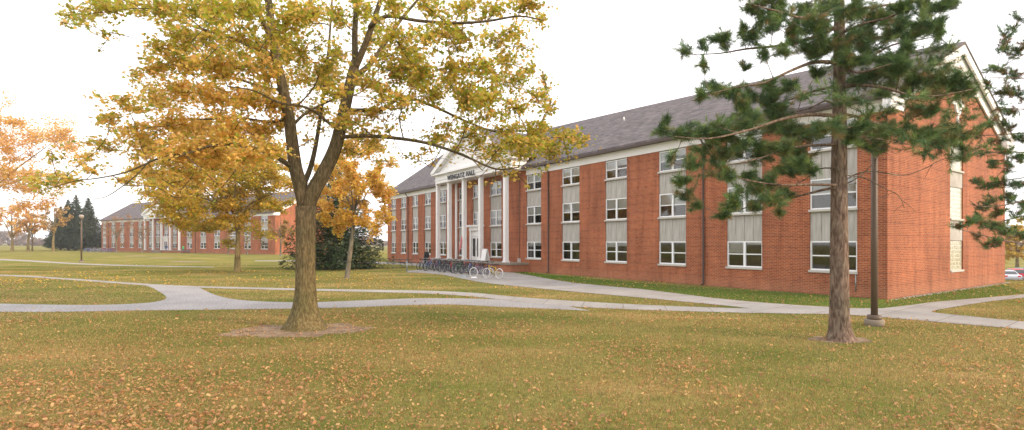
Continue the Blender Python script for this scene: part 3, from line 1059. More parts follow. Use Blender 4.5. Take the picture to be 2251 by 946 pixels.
    zmid = lambda y: ZE + sl * (y + .5)
    yback = (hp - ZE) / sl - .5 + .6
    for s in (0, 1):
        xe = -pr + .42 if s == 0 else -pl - .42
        b = MB()
        c = [(xe, -1.87, zt + .01), (xe, yback, zt + .01), (-c0, yback, hp + .07), (-c0, -1.87, hp + .07)]
        if s: c = c[::-1]
        b.prism([Vector(p) + Vector((0, 0, .10)) for p in c], (0, 0, -.09))
        b.build('portico_roof', M['shingle'], root)
    # lettering on the frieze
    words = []
    for wd_ in text.split():
        cu = bpy.data.curves.new('lettering', 'FONT')
        cu.body = wd_; cu.size = lh; cu.extrude = .02; cu.offset = .012; cu.space_character = 1.12
        tob = bpy.data.objects.new('lettering', cu)
        COL.objects.link(tob)
        me = bpy.data.meshes.new_from_object(tob.evaluated_get(bpy.context.evaluated_depsgraph_get()))
        bpy.data.objects.remove(tob)
        me.materials.clear(); me.materials.append(M['black'])
        words.append((me, max(v.co.x for v in me.vertices)))
    tot = sum(w for _, w in words) + .34 * lh * 1.4 * (len(words) - 1)
    x = -(c0 if cap_px is None else cap_px) - tot / 2
    for me, w in words:
        lo = ob('lettering', me, ent, (x, -1.585, zc0 + .12))
        lo.rotation_euler = (R(90), 0, 0)
        x += w + .34 * lh * 1.4
    # door and surround
    b = MB()
    for s in (-1, 1):
        b.box(-door_l + s * .82, -.16, zp, -door_l + s * 1.08, -.003, zp + 2.75)
    b.box(-door_l - 1.12, -.2, zp + 2.75, -door_l + 1.12, -.003, zp + 3.1)
    b.box(-door_l - 1.32, -.34, zp + 3.1, -door_l + 1.32, -.003, zp + 3.28)
    b.box(-door_l - .8, -.05, zp + 2.2, -door_l + .8, -.003, zp + 2.74)
    b.build('door_surround', M['white'], root)
    b = MB()
    for s in (-1, 1):
        x0, x1 = (-door_l + .01, -door_l + .79) if s > 0 else (-door_l - .79, -door_l - .01)
        b.box(x0, -.06, zp, x0 + .12, -.003, zp + 2.18); b.box(x1 - .12, -.06, zp, x1, -.003, zp + 2.18)
        b.box(x0 + .12, -.06, zp, x1 - .12, -.003, zp + .32); b.box(x0 + .12, -.06, zp + 2.02, x1 - .12, -.003, zp + 2.18)
        b.box(x0 + .12, -.03, zp + .32, x1 - .12, -.003, zp + 2.02, 1)
    dr = b.build('entrance_door', [M['white'], M['inside']], root)
    b = MB()
    for s in (-1, 1): b.tube([(-door_l + s * .07, -.11, zp + .9), (-door_l + s * .07, -.11, zp + 1.3)], .018, 6)
    b.build('handle', M['chrome'], dr)
    return root


FOOT = NI * D0
corner = FOOT + U * 9.015


def s_l(px, d=D0):       # pixel column -> distance along the near facade from its near corner
    az = math.degrees(math.atan((px - CX) / F))
    return d * math.tan(R(55.5 - az)) - 9.015


nb = [(s_l(1830), 1.98), (s_l(1635), 1.95), (s_l(1477), 1.95), (s_l(1353.5), 1.95), (s_l(1254), 1.95), (s_l(1173), 1.95),
      (s_l(1089.5), 1.9), (s_l(1048), 1.5), (s_l(1015), 1.35), (s_l(973), 1.6), (s_l(940), 1.6), (s_l(912.5), 1.6), (s_l(887), 1.6), (s_l(865), 1.5)]
near = dormitory('brick_dormitory', corner, R(-55.5), s_l(852), 16.7, nb, nb[7][0],
                 [s_l(x, 23.9) for x in (1112, 1057, 1020.5, 988, 963)], 0.74, 'WENGATZ HALL', 12.2, 14.55,
                 'three storey red brick dormitory with white columned portico behind the bicycles', (s_l(957, 23.5), s_l(1124, 23.5), 12.75),
                 downs=(s_l(1548), s_l(1207), s_l(898)), cap_px=s_l(1014, 23.5), rpow=.66)
# small service things on the near facade
b = MB(); l = s_l(1143)
b.tube([(-l, -.05, 7.6), (-l, -.05, 1.0)], .022, 6); b.build('conduit', M['brown_metal'], near)
b = MB(); b.box(-l - .13, -.16, .72, -l + .13, -.01, 1.05); b.box(-l - .15, -.19, 1.05, -l + .15, -.005, 1.075); b.tube([(-l, -.07, .7), (-l, -.07, .05)], .03, 6)
b.build('utility_box', M['sill'], near)
b = MB(); l = s_l(1882); b.tube([(-l, -.04, 1.0), (-l, -.04, .25)], .02, 6); b.build('conduit', M['steel'], near)
b = MB(); l = s_l(1262); b.lathe([(.055, 0), (.055, .22), (.03, .28)], c=(-s_l(1300), 3.2, 11.2)); b.build('vent_pipe', M['white'], near)
b = MB(); l = s_l(1004); b.box(-l - .16, -.10, .75, -l + .16, -.003, 8.24); b.build('pilaster', M['white'], near)

# far dormitory: front line from P1 (right corner) to P0
P1 = Vector((104 * (605 - CX) / F, 104, 0)); P0 = Vector((145 * (223 - CX) / F, 145, 0))
UF = (P0 - P1).normalized(); NF = Vector((-UF.y, UF.x, 0))
if NF.y < 0: NF = -NF
LF = (P0 - P1).length


def f_l(px, off=0.0):
    k = (px - CX) / F
    o = P1 - NF * off
    # o + U t : X = k Y
    return (k * o.y - o.x) / (UF.x - k * UF.y)


fb = [(f_l(x), 2.35) for x in (581, 544, 511, 477, 446.5, 416)] + [(f_l(383.6), 2.0), (f_l(365), 2.0), (f_l(346.5), 2.0), (f_l(331), 1.9)] + [(f_l(x), 2.2) for x in (308.5, 289, 268.5, 249, 229.6)]
far = dormitory('brick_dormitory', P1, math.atan2(-UF.y, -UF.x), LF, 15.0, fb, fb[7][0],
                [f_l(x, 1.1) for x in (394, 374, 355, 336.5, 319)], 0.6, 'OLSON HALL', 13.2, 13.6,
                'distant red brick dormitory with white portico beyond the lawn, partly behind autumn trees',
                (f_l(315, 1.5), f_l(401, 1.5), 13.6), gable=False, downs=(f_l(430), f_l(239)), cap_px=f_l(352, 1.5))

def in_front(px, py, gap=3.5):      # lawn point seen at px, kept clear of the far front wall
    g = G(px, py)
    t = f_l(px, gap)
    o = P1 - NF * gap + UF * t
    return Vector((o.x, o.y, 0)) if (0 < t < LF and o.y < g.y) else g


# white stone edging along the gable wall
mb = MB()
r3 = random.Random(3)
for i in range(260):
    t = r3.random() * 16.9 - .1
    p = corner + NI * t - U * (.06 + r3.random() * .26)
    s = .02 + r3.random() * .03
    n = 6
    mb.lathe([(s * .7, -.01), (s, s * .35), (s * .6, s * .75)], (p.x, p.y, 0), 6)
tag(mb.build('white_stones', flat('pale limestone chips', (0.42, 0.39, 0.35), .9)), 'strip of pale stones along the foot of the brick gable wall', 'stones', kind='stuff')

# ------------------------------------------------------------------ lamp posts
def lamp(loc, label, scale=1.0):
    o = empty('street_lamp', loc)
    tag(o, label, 'lamp post', 'brown globe lamp posts on the lawn')
    b = MB(); b.lathe([(.245, -.05), (.245, .16), (.232, .175), (.0, .18)], seg=28); b.build('footing', M['concrete'], o)
    b = MB(); b.lathe([(.175, .183), (.18, .20), (.18, .29), (.14, .305)], seg=24); b.build('base_collar', M['brown_metal'], o)
    b = MB(); b.lathe([(.086, .30), (.083, 2.5), (.076, 5.02), (.045, 5.04), (.045, 5.2), (.12, 5.24), (.14, 5.3)], seg=18); b.build('pole', M['brown_metal'], o)
    m = bpy.data.materials.get('smoked globe')
    if not m:
        m = flat('smoked globe', (.30, .25, .20), .12, spec=.6, var=.05)
    b = MB(); pr = [(.001, -.245)] + [(.25 * math.cos(R(a)), .25 * math.sin(R(a))) for a in range(-75, 80, 10)] + [(.001, .249)]
    b.lathe(pr, (0, 0, 5.5), 24); b.build('globe', m, o)
    b = MB(); b.lathe([(.10, 5.70), (.085, 5.745), (.03, 5.77)], seg=18); b.build('cap', M['brown_metal'], o)
    return o


lamp(G(1922, 716), 'tall brown lamp post on a concrete footing beside the pine trunk')
lamp(G(179, 577), 'small distant lamp post on the open lawn in front of the dark spruces')

# ------------------------------------------------------------------ bicycles
def wheel_meshes(r=.335, tyre=None, tw=.022):
    a = MB(); a.torus((0, 0, 0), r - tw, tw, seg=32, ss=6)
    c = MB(); c.torus((0, 0, 0), r - tw * 2.1, .010, seg=32, ss=5)
    for k in range(14):
        t = 2 * math.pi * k / 14
        y = .03 if k % 2 else -.03
        c.tube([(0, y, 0), ((r - tw * 2) * math.cos(t), 0, (r - tw * 2) * math.sin(t))], .0032, 3, caps=False)
    c.tube([(0, -.045, 0), (0, .045, 0)], .022, 8)
    return a.mesh('tyre', tyre or M['rubber']), c.mesh('rim', M['chrome'])


W_STD = wheel_meshes()
W_WHITE = wheel_meshes(.345, flat('white tyre', (.62, .60, .56), .7, var=.05), .028)


def bike_meshes(paint, wb=1.06, style='diamond'):
    h = wb / 2
    rx, fx = -h, h
    bb = (-.08, 0, .28); seat = (-.26, 0, .80); head = (fx - .20, 0, .88); hl = (fx - .16, 0, .74)
    f = MB()
    if style == 'cruiser':
        top = smooth_poly([(head[0], 0, .80), (.15, 0, .74), (-.25, 0, .62), (-.5, 0, .50), (rx, 0, .345)], 3)
        f.tube(top, .020, 7)
        f.tube(smooth_poly([(hl[0], 0, .70), (.2, 0, .42), bb], 4), .020, 7)
        f.tube([bb, (-.36, 0, .66)], .018, 7)
        for s in (-1, 1): f.tube([(bb[0], s * .03, bb[2]), (rx, s * .06, .345)], .013, 6)
        seat = (-.42, 0, .80)
        f.tube([(-.36, 0, .6), seat], .015, 6)
        f.tube([(head[0] - .02, 0, .90), (hl[0] + .02, 0, .68)], .022, 7)
    else:
        f.tube([(seat[0] + .03, 0, .72), (head[0] + .01, 0, .84)], .017, 7)
        f.tube([(hl[0], 0, .76), bb], .020, 7)
        f.tube([bb, (seat[0], 0, .80)], .017, 7)
        for s in (-1, 1):
            f.tube([(bb[0], s * .03, bb[2]), (rx, s * .06, .335)], .010, 5)
            f.tube([(seat[0] + .03, s * .02, .70), (rx, s * .06, .335)], .009, 5)
        f.tube([(head[0] - .01, 0, .90), (hl[0] + .01, 0, .72)], .021, 7)
    k = MB()
    for s in (-1, 1):
        k.tube([(hl[0] + .02, s * .05, .70), (hl[0] + .07, s * .055, .50), (fx, s * .055, .335)], .012, 6)
    k.tube([(hl[0] + .02, -.055, .70), (hl[0] + .02, .055, .70)], .014, 6)
    hb = MB(); hx, hz = head[0] - .02, (1.05 if style == 'cruiser' else .98)
    hb.tube([(head[0] - .01, 0, .86), (hx, 0, hz)], .013, 6)
    bk = -.20 if style == 'cruiser' else .03
    hb.tube(smooth_poly([(hx + bk, -.31, hz + .02), (hx + .02, -.18, hz + .03), (hx, 0, hz), (hx + .02, .18, hz + .03), (hx + bk, .31, hz + .02)], 3), .012, 6)
    sd_ = MB()
    sx_, sz_ = seat[0], seat[2] + .10
    sd_.tube([(sx_, 0, sz_ - .14), (sx_, 0, sz_)], .013, 6)
    sd_.prism([(sx_ - .14, -.085, sz_), (sx_ - .14, .085, sz_), (sx_ + .0, .05, sz_ + .005), (sx_ + .15, .02, sz_), (sx_ + .15, -.02, sz_), (sx_ + .0, -.05, sz_ + .005)], (0, 0, .055))
    cr_ = MB(); cr_.torus((bb[0], -.06, bb[2]), .085, .008, seg=20, ss=4)
    cr_.tube([(bb[0], -.09, bb[2]), (bb[0] + .10, -.09, bb[2] - .13)], .011, 5); cr_.tube([(bb[0], .09, bb[2]), (bb[0] - .10, .09, bb[2] + .13)], .011, 5)
    cr_.box(bb[0] + .06, -.19, bb[2] - .145, bb[0] + .15, -.095, bb[2] - .12); cr_.box(bb[0] - .15, .095, bb[2] + .12, bb[0] - .06, .19, bb[2] + .145)
    cr_.tube([(bb[0], -.10, bb[2]), (bb[0], .10, bb[2])], .02, 6)
    return dict(frame=f.mesh('frame', paint), fork=k.mesh('fork', paint), handlebar=hb.mesh('handlebar', M['steel']), saddle=sd_.mesh('saddle', M['black']), crank=cr_.mesh('crank', M['steel']), wb=wb)


def bike(meshes, loc, rz, label, wheels=W_STD, group='bicycles crowded in the rack by the portico', lean=0.0, extra=None):
    o = empty('bicycle', loc, rz)
    o.rotation_euler = (lean, 0, rz)
    tag(o, label, 'bicycle', group)
    for nm in ('frame', 'fork', 'handlebar', 'saddle', 'crank'):
        ob(nm, meshes[nm], o)
    for s in (-1, 1):
        w = ob('wheel', wheels[0], o, (s * meshes['wb'] / 2, 0, .335 if wheels is W_STD else .345))
        w.rotation_euler = (0, random.random() * 6, 0)
        ob('rim', wheels[1], w)
    return o


PAINT = dict(dark=flat('dark bike paint', (.03, .03, .04), .3), blue=flat('blue bike paint', (.05, .16, .52), .3), teal=flat('teal bike paint', (.05, .30, .42), .3),
             red=flat('red bike paint', (.62, .02, .03), .3), silver=flat('silver bike paint', (.45, .47, .50), .3, .5), purple=flat('purple bike paint', (.14, .05, .16), .3),
             green=flat('green bike paint', (.03, .12, .06), .3), yellow=flat('yellow bike paint', (.62, .42, .03), .3), white=flat('white bike paint', (.65, .66, .68), .3))
BM = {k: bike_meshes(v) for k, v in PAINT.items()}

# two white-tyred bicycles at the right end
for (front_px, toward, wb, style, fpaint, kpaint, lab) in (
        ((1041, 610.3), (1082, 611.6), 1.18, 'cruiser', 'purple', 'silver', 'cruiser bicycle with white tyres and a silver fork near the right end of the rack'),
        ((1064, 611.6), (1097, 613.6), 1.14, 'diamond', 'yellow', 'dark', 'yellow bicycle with white tyres, outermost at the right end of the rack')):
    a, c = G(*front_px), G(*toward)
    if style == 'diamond': a = c + (a - c).normalized() * wb
    dr_ = (a - c).normalized()
    ms = bike_meshes(PAINT[fpaint], wb, style)
    ms['fork'].materials.clear(); ms['fork'].materials.append(PAINT[kpaint])
    bike(ms, a - dr_ * wb / 2, math.atan2(dr_.y, dr_.x), lab, W_WHITE, lean=R(4))
# others stand nose-in along the rack, in two facing rows
rr = random.Random(11)
A0, A1 = G(936, 592.0), G(1062, 604.5)         # rack axis on the ground
ax = (A1 - A0); alen = ax.length; axd = ax.normalized()
GENERIC = 'dark bicycle standing among many others in the crowded rack'
front = [('teal', 'pale-rimmed teal bicycle at the far left end of the rack'), ('silver', 'silver bicycle second from the left end of the rack'), ('blue', 'bright blue bicycle near the left end of the rack'),
         ('dark', GENERIC), ('purple', 'purple bicycle in the left half of the rack'), ('dark', GENERIC), ('dark', GENERIC), ('dark', GENERIC),
         ('red', 'red bicycle facing the lawn in the middle of the rack'), ('dark', GENERIC), ('green', 'green bicycle just right of the red one in the rack'), ('dark', GENERIC),
         ('blue', 'blue bicycle parked directly behind the white-tyred cruiser'), ('dark', GENERIC)]
n = len(front)
for i, (cname, lab) in enumerate(front):
    p = A0 + ax * ((i + .5) / n) + Vector((axd.y, -axd.x, 0)) * (.62 + rr.uniform(-.08, .08))
    ang = math.atan2(-axd.x * -1, axd.y * -1)     # perpendicular to the rack
    base = math.atan2(axd.x, -axd.y)              # pointing at the rack
    rz = base + R(rr.uniform(10, 58)) if i not in (8,) else base + R(62)
    bike(BM[cname], p, rz, lab, lean=R(rr.uniform(-7, 7)))
back = [('silver', 'silver bicycle in the back row of the rack, left end'), ('dark', GENERIC), ('red', 'small red bicycle in the back row of the rack'), ('dark', GENERIC), ('dark', GENERIC), ('white', 'white bicycle in the middle of the rack\'s back row'),
        ('dark', GENERIC), ('teal', 'teal bicycle in the back row of the rack, right of the middle'), ('dark', GENERIC), ('dark', GENERIC), ('purple', 'purple bicycle in the back row near the right end'), ('dark', GENERIC), ('dark', GENERIC), ('dark', GENERIC), ('dark', GENERIC), ('dark', GENERIC)]
random.Random(2).shuffle(back)
back.sort(key=lambda t: {'silver bicycle in the back row of the rack, left end': -1, 'purple bicycle in the back row near the right end': 1}.get(t[1], 0))
n = len(back)
for i, (cname, lab) in enumerate(back):
    p = A0 + ax * ((i + .3) / n) - Vector((axd.y, -axd.x, 0)) * (.75 + rr.uniform(-.1, .1))
    base = math.atan2(-axd.x, axd.y)
    bike(BM[cname], p, base + R(rr.uniform(15, 45)), lab, lean=R(rr.uniform(-7, 7)))
# the rack itself
rk_o = empty('bicycle_rack', A0, math.atan2(axd.y, axd.x))
tag(rk_o, 'low galvanised wheel rack running under the parked bicycles', 'bike rack')
b = MB()
for z in (.12, .55): b.tube([(0, 0, z), (alen, 0, z)], .022, 7)
b.build('rails', M['steel'], rk_o)
b = MB()
for k in range(60):
    x = alen * (k + .5) / 60
    b.tube([(x, 0, .12), (x, 0, .55)], .008, 4)
b.build('bars', M['steel'], rk_o)
for x in (0.02, alen / 2, alen - .02):
    b = MB(); b.tube([(x, 0, .55), (x, -.25, .02)], .02, 6); b.tube([(x, 0, .55), (x, .25, .02)], .02, 6); b.build('leg', M['steel'], rk_o)
# concrete wheel blocks
for (px, py, w_) in ((1019, 610.5, .55), (1042, 611.5, .42)):
    p = G(px, py)
    o = MB(); o.prism([(-w_ / 2, -.12, 0), (w_ / 2, -.12, 0), (w_ / 2 - .05, -.09, .2 if w_ > .5 else .07), (-w_ / 2 + .05, -.09, .2 if w_ > .5 else .07)], (0, .22, 0))
    q = o.build('wheel_block', M['steel'] if w_ > .5 else M['white'], None, p)
    tag(q, 'grey metal wheel block on the walk beside the bicycles' if w_ > .5 else 'low white block under the front wheel of the white-tyred cruiser', 'block')

# far row of bicycles by the left end of the distant dormitory
farb = MB()
farb.torus((-.53, 0, .335), .315, .02, seg=14, ss=4); farb.torus((.53, 0, .335), .315, .02, seg=14, ss=4)
farb.tube([(-.53, 0, .335), (-.08, 0, .28), (.35, 0, .8)], .018, 4); farb.tube([(-.26, 0, .85), (-.08, 0, .28)], .018, 4); farb.tube([(-.24, 0, .75), (.33, 0, .85)], .018, 4)
farb.tube([(.53, 0, .335), (.33, 0, .95)], .018, 4); farb.tube([(.33, -.28, .98), (.33, .28, .98)], .015, 4); farb.box(-.38, -.06, .86, -.14, .06, .92)
FM = [farb.mesh('bicycle', PAINT[c_]) for c_ in ('dark', 'blue', 'silver', 'purple')]
for i in range(18):
    px = 186 + i * 3.6
    Yb = 136 - i * .35
    o = ob('bicycle', FM[i % 4], None, ((px - CX) / F * Yb, Yb, 0))
    o.rotation_euler = (0, 0, R(60 + rr.uniform(-15, 15)))
    tag(o, 'tiny bicycle in the distant row left of the far dormitory', 'bicycle', 'bicycles in the far row')

# ------------------------------------------------------------------ picnic table, post, sign board
o = empty('picnic_table', G(885, 588), R(-20)); tag(o, 'dark picnic table with attached benches on the grass left of the bicycles', 'picnic table')
m_t = flat('dark plastic lumber', (.035, .033, .036), .5)
b = MB()
for k in range(5): b.box(-.92, -.38 + k * .155, .72, .92, -.38 + k * .155 + .14, .765)
b.build('table_top', m_t, o)
for s in (-1, 1):
    b = MB()
    for k in range(2): b.box(-.92, s * .78 - .15 + k * .155, .43, .92, s * .78 - .15 + k * .155 + .14, .47)
    b.build('bench', m_t, o)
for s in (-1, 1):
    b = MB(); x = s * .62
    b.tube([(x, -.86, .02), (x, -.28, .71)], .028, 6); b.tube([(x, .86, .02), (x, .28, .71)], .028, 6); b.tube([(x, -.9, .41), (x, .9, .41)], .026, 6)
    b.build('leg', M['steel'], o)

o = empty('metal_post', G(894.5, 598)); tag(o, 'short galvanised metal post at the left tip of the concrete walk', 'post')
b = MB(); b.lathe([(.045, 0), (.045, .86)], seg=12); b.build('pole', M['steel'], o)
b = MB(); b.lathe([(.05, .862), (.05, .89), (.02, .905)], seg=12); b.build('cap', M['steel'], o)

sp_ = corner + U * s_l(1066.5, 23.55) - NI * 1.45
o = empty('sandwich_board', (sp_.x, sp_.y, .745), R(-48)); o.scale = (.8, .8, .74); tag(o, 'white folding sandwich board standing on the portico between two columns', 'sign')
for s in (-1, 1):
    b = MB()
    b.prism([(-.38, s * .32, .12), (.38, s * .32, .12), (.38, s * .05, 1.42), (-.38, s * .05, 1.42)], (0, s * .03, 0))
    pnl = b.build('panel', M['white'], o)
    if s < 0:
        b = MB()
        for x0, x1 in ((-.26, -.06), (.02, .28)):
            b.prism([(x0, -.099, 1.26), (x1, -.099, 1.26), (x1, -.089, 1.31), (x0, -.089, 1.31)], (0, -.012, 0))
        b.build('lettering', M['black'], pnl)
b = MB(); b.tube([(-.4, 0, 1.44), (.4, 0, 1.44)], .02, 6); b.build('hinge', M['white'], o)

# furled flag leaning on the portico column
p = corner + U * (s_l(1001, 23.0)) - NI * 1.55
fl_o = empty('leaning_flag', (p.x, p.y, .74)); tag(fl_o, 'furled red and white flag on a thin pole leaning at the portico', 'flag')
b = MB(); b.tube([(-.12, -.1, 0), (.22, .25, 2.5)], .022, 6); b.build('pole', M['brown_metal'], fl_o)
b = MB(); b.tube([(-.02, -.02, .7), (.06, .08, 1.2), (.13, .16, 1.8), (.19, .22, 2.3)], [.03, .09, .08, .02], 8); b.build('cloth', flat('red and white cloth', (.55, .16, .16), .8, var=.5, scale=8), fl_o)

# ------------------------------------------------------------------ people
def person(loc, rz, label, shirt, pants, hairc, h=1.74, coat=False, sit=False, stride=.12):
    o = empty('person', loc, rz); tag(o, label, 'person')
    k = h / 1.74
    V = dict(pel=(0, 0, .96), wst=(0, 0, 1.10), chs=(0, .01, 1.32), nck=(0, .01, 1.49), hd=(0, .02, 1.60), top=(0, .02, 1.71),
             sl=(-.19, 0, 1.42), sr=(.19, 0, 1.42), el=(-.25, -.03, 1.14), er=(.25, -.03, 1.14), wl=(-.25, .08, .90), wr=(.25, .06, .90), hl=(-.25, .10, .81), hr=(.25, .08, .81),
             pl=(-.10, 0, .90), pr=(.10, 0, .90), kl=(-.11, stride + .03, .50), kr=(.11, -stride + .05, .50), al=(-.11, stride, .09), ar=(.11, -stride, .09), tl=(-.12, stride + .17, .04), tr=(.12, -stride + .17, .04))
    Rd = dict(pel=.15, wst=.135, chs=.16, nck=.055, hd=.095, top=.075, sl=.075, sr=.075, el=.05, er=.05, wl=.034, wr=.034, hl=.035, hr=.035,
              pl=.09, pr=.09, kl=.065, kr=.065, al=.045, ar=.045, tl=.04, tr=.04)
    if sit:
        V.update(kl=(-.12, .42, .92), kr=(.12, .42, .92), al=(-.12, .46, .47), ar=(.12, .46, .47), tl=(-.12, .62, .43), tr=(.12, .62, .43), wl=(-.16, .25, 1.0), wr=(.16, .25, 1.0), hl=(-.12, .33, .98), hr=(.12, .33, .98))
        V = {a: (x, y, z - .43) for a, (x, y, z) in V.items()}
    if coat:
        Rd.update(pel=.22, wst=.19, chs=.20, pl=.16, pr=.16, kl=.12, kr=.12)
    E_ = [('pel', 'wst'), ('wst', 'chs'), ('chs', 'nck'), ('nck', 'hd'), ('hd', 'top'), ('chs', 'sl'), ('chs', 'sr'), ('sl', 'el'), ('sr', 'er'), ('el', 'wl'), ('er', 'wr'), ('wl', 'hl'), ('wr', 'hr'),
          ('pel', 'pl'), ('pel', 'pr'), ('pl', 'kl'), ('pr', 'kr'), ('kl', 'al'), ('kr', 'ar'), ('al', 'tl'), ('ar', 'tr')]
    names = list(V)
    me = bpy.data.meshes.new('body')
    me.from_pydata([Vector(V[n_]) * k for n_ in names], [(names.index(a), names.index(b)) for a, b in E_], [])
    t = ob('body', me)
    md = t.modifiers.new('skin', 'SKIN')
    for i, n_ in enumerate(names):
        me.skin_vertices[0].data[i].radius = (Rd[n_] * k, Rd[n_] * k)
    me.skin_vertices[0].data[names.index('pel')].use_root = True
    s = t.modifiers.new('sub', 'SUBSURF'); s.levels = 2; s.render_levels = 2
    em = bpy.data.meshes.new_from_object(t.evaluated_get(bpy.context.evaluated_depsgraph_get()))
    bpy.data.objects.remove(t)
    em.name = 'body'
    em.materials.clear()
    for m in (shirt, pants, M['skin'], M['black']): em.materials.append(m)
    zoff = -.43 if sit else 0
    for p_ in em.polygons:
        z = p_.center.z / k - zoff; x = abs(p_.center.x) / k
        if z > 1.50: i = 2
        elif z < .09 and not sit: i = 3
        elif z < (.55 if coat else .97) and not (x > .2 and z > .78): i = 1
        elif x > .2 and z < .90: i = 2
        else: i = 0
        p_.material_index = i; p_.use_smooth = True
    b = ob('body', em, o)
    hz = (1.66 + zoff) * k
    hb = MB()
    hb.lathe([(.102, -.06), (.11, .0), (.10, .05), (.06, .085), (.01, .095)], (0, -.005 * k, hz), 14)
    hb.build('hair', hairc, o)
    return o


M['skin'] = flat('skin', (.52, .33, .25), .6, var=.05)
jeans = flat('blue jeans', (.10, .13, .20), .9)
khaki = flat('pale trousers', (.32, .30, .28), .9)
hair_d = flat('dark hair', (.05, .035, .025), .7)
hair_l = flat('light brown hair', (.22, .15, .09), .7)
person(G(937.5, 588.5), R(150), 'person in a long dark coat standing beyond the left end of the bicycle rack', flat('dark coat', (.022, .022, .026), .9), flat('black trousers', (.02, .02, .022), .9), hair_l, 1.76, coat=True, stride=.05)
person(in_front(402.5, 555.0), R(90), 'person in a green shirt walking before the distant dormitory', flat('green shirt', (.05, .45, .16), .9), jeans, hair_d, 1.8, stride=.2)
person(in_front(414, 555.3), R(110), 'person in a pink shirt walking before the distant dormitory', flat('pink shirt', (.42, .16, .22), .9), jeans, hair_d, 1.75, stride=.15)
q_ = P1 + UF * f_l(368.5, 1.2) - NF * 1.45
person(Vector((q_.x, q_.y, .6 - .02)), R(200), 'person in blue seated at the top of the distant portico steps', flat('blue top', (.06, .09, .2), .9), jeans, hair_d, 1.7, sit=True)

# ------------------------------------------------------------------ parked cars in the lower lot
def car(loc, rz, paint, label, L_=4.3, Hc=1.45, wagon=False):
    o = empty('parked_car', loc, rz); tag(o, label, 'car', 'cars parked in the lot beyond the gable end')
    h = L_ / 2; w = .87
    lower = [(-h, .35), (-h, .75), (-h + .12, .92), (h - 1.25, .92), (h - .25, .78), (h, .62), (h, .35)]
    if wagon: cab = [(-h + .06, .92), (-h + .35, Hc - .05), (-h + .8, Hc), (.35, Hc), (1.05, .92)]
    else: cab = [(-h + .55, .92), (-h + 1.25, Hc - .03), (-.3, Hc), (.25, Hc - .04), (1.05, .92)]
    b = MB()

    def loft(prof, w0, w1, zs):
        n = len(prof); n0 = len(b.v)
        for s in (-1, 1):
            for x, z in prof:
                t = (z - zs[0]) / (zs[1] - zs[0]); b.v.append((x, s * (w0 + (w1 - w0) * t), z))
        b.f.append(tuple(n0 + i for i in range(n))); b.f.append(tuple(n0 + n + i for i in reversed(range(n))))
        for i in range(n):
            j = (i + 1) % n
            b.f.append((n0 + j, n0 + i, n0 + n + i, n0 + n + j))
        b.mi += [0] * (n + 2); b.sm += [False] * (n + 2)
    loft(lower, w, w, (.35, .92)); loft(cab, w - .03, w - .22, (.92, Hc))
    b.build('body', paint, o)
    g = MB()
    z0, z1 = .97, Hc - .1
    def wx(z, a, b_): return a[0] + (b_[0] - a[0]) * (z - a[1]) / (b_[1] - a[1])
    ra, rb = cab[0], cab[1]; fa, fb_ = cab[-1], cab[-2]
    for s in (-1, 1):
        ya = (w - .03) - .19 * (z0 - .92) / (Hc - .92) + .012; yb = (w - .03) - .19 * (z1 - .92) / (Hc - .92) + .012
        g.face([(wx(z0, ra, rb) + .15, s * ya, z0), (wx(z0, fa, fb_) - .15, s * ya, z0), (wx(z1, fa, fb_) - .12, s * yb, z1), (wx(z1, ra, rb) + .15, s * yb, z1)])
    for A_, B_, e in ((ra, rb, -.015), (fa, fb_, .015)):
        g.face([(wx(z0, A_, B_) + e, -.72, z0), (wx(z0, A_, B_) + e, .72, z0), (wx(z1, A_, B_) + e, .62, z1), (wx(z1, A_, B_) + e, -.62, z1)])
    g.build('window', flat('car glass', (.03, .035, .04), .1, spec=.8) if 'car glass' not in bpy.data.materials else bpy.data.materials['car glass'], o)
    for s in (-1, 1):
        t_ = MB(); t_.box(-h - .015, s * .62 - .13, .66, -h + .05, s * .62 + .13, .84); t_.build('taillight', PAINT['red'], o)
        hl_ = MB(); hl_.box(h - .06, s * .6 - .15, .60, h + .012, s * .6 + .15, .72); hl_.build('headlight', M['chrome'], o)
        for x in (-h + .8, h - .85):
            wl_ = MB(); wl_.tube([(x, s * .70, .31), (x, s * .90, .31)], .31, 18); wo = wl_.build('wheel', M['rubber'], o)
            hb_ = MB(); hb_.tube([(x, s * .895, .31), (x, s * .915, .31)], .18, 12); hb_.build('hubcap', M['chrome'], wo)
    bp_ = MB(); bp_.box(-h - .06, -.8, .38, -h + .02, .8, .56); bp_.build('bumper', M['steel'], o)
    return o


for (px, Yc, mat_, lab, wg, ang) in ((2209, 66, flat('silver car paint', (.55, .57, .60), .25, .3), 'silver car parked nearest the brick gable wall', False, 66),
                                (2232, 68.4, flat('red car paint', (.50, .025, .045), .25), 'red car parked between the silver car and the green car', True, 62),
                                (2248, 70.8, flat('green car paint', (.02, .16, .14), .25), 'dark green car parked right of the red car', True, 62)):
    X = (px - CX) / F * Yc
    car((X, Yc, float(ground_z(X, Yc)) + .04), R(ang), mat_, lab, 4.3, 1.5 if wg else 1.42, wg)

# ------------------------------------------------------------------ foreground maple
Y0 = 14.4
mt = root_at('maple_tree', G(672, 722), 'large maple with a thick forked trunk and green-gold leaves in the foreground', 'tree')
T = Tree()
bs = G(672, 722)
k_ = Y0 / F
T.flare(bs, 1.3, [(-.06, .45), (0, .43), (.06, .405), (.14, .375), (.25, .345), (.4, .315), (.6, .292), (.85, .278), (1.2, .268), (1.6, .260), (2.0, .255), (2.5, .252), (3.0, .258), (3.35, .268)],
        [(R(200), .55, 5), (R(255), .30, 7), (R(290), .28, 7), (R(335), .60, 5), (R(60), .5, 4), (R(130), .45, 4)], wob=.035)


def q3(lst, Y=Y0):
    return [P(x, y, Y + d) for x, y, d in lst]


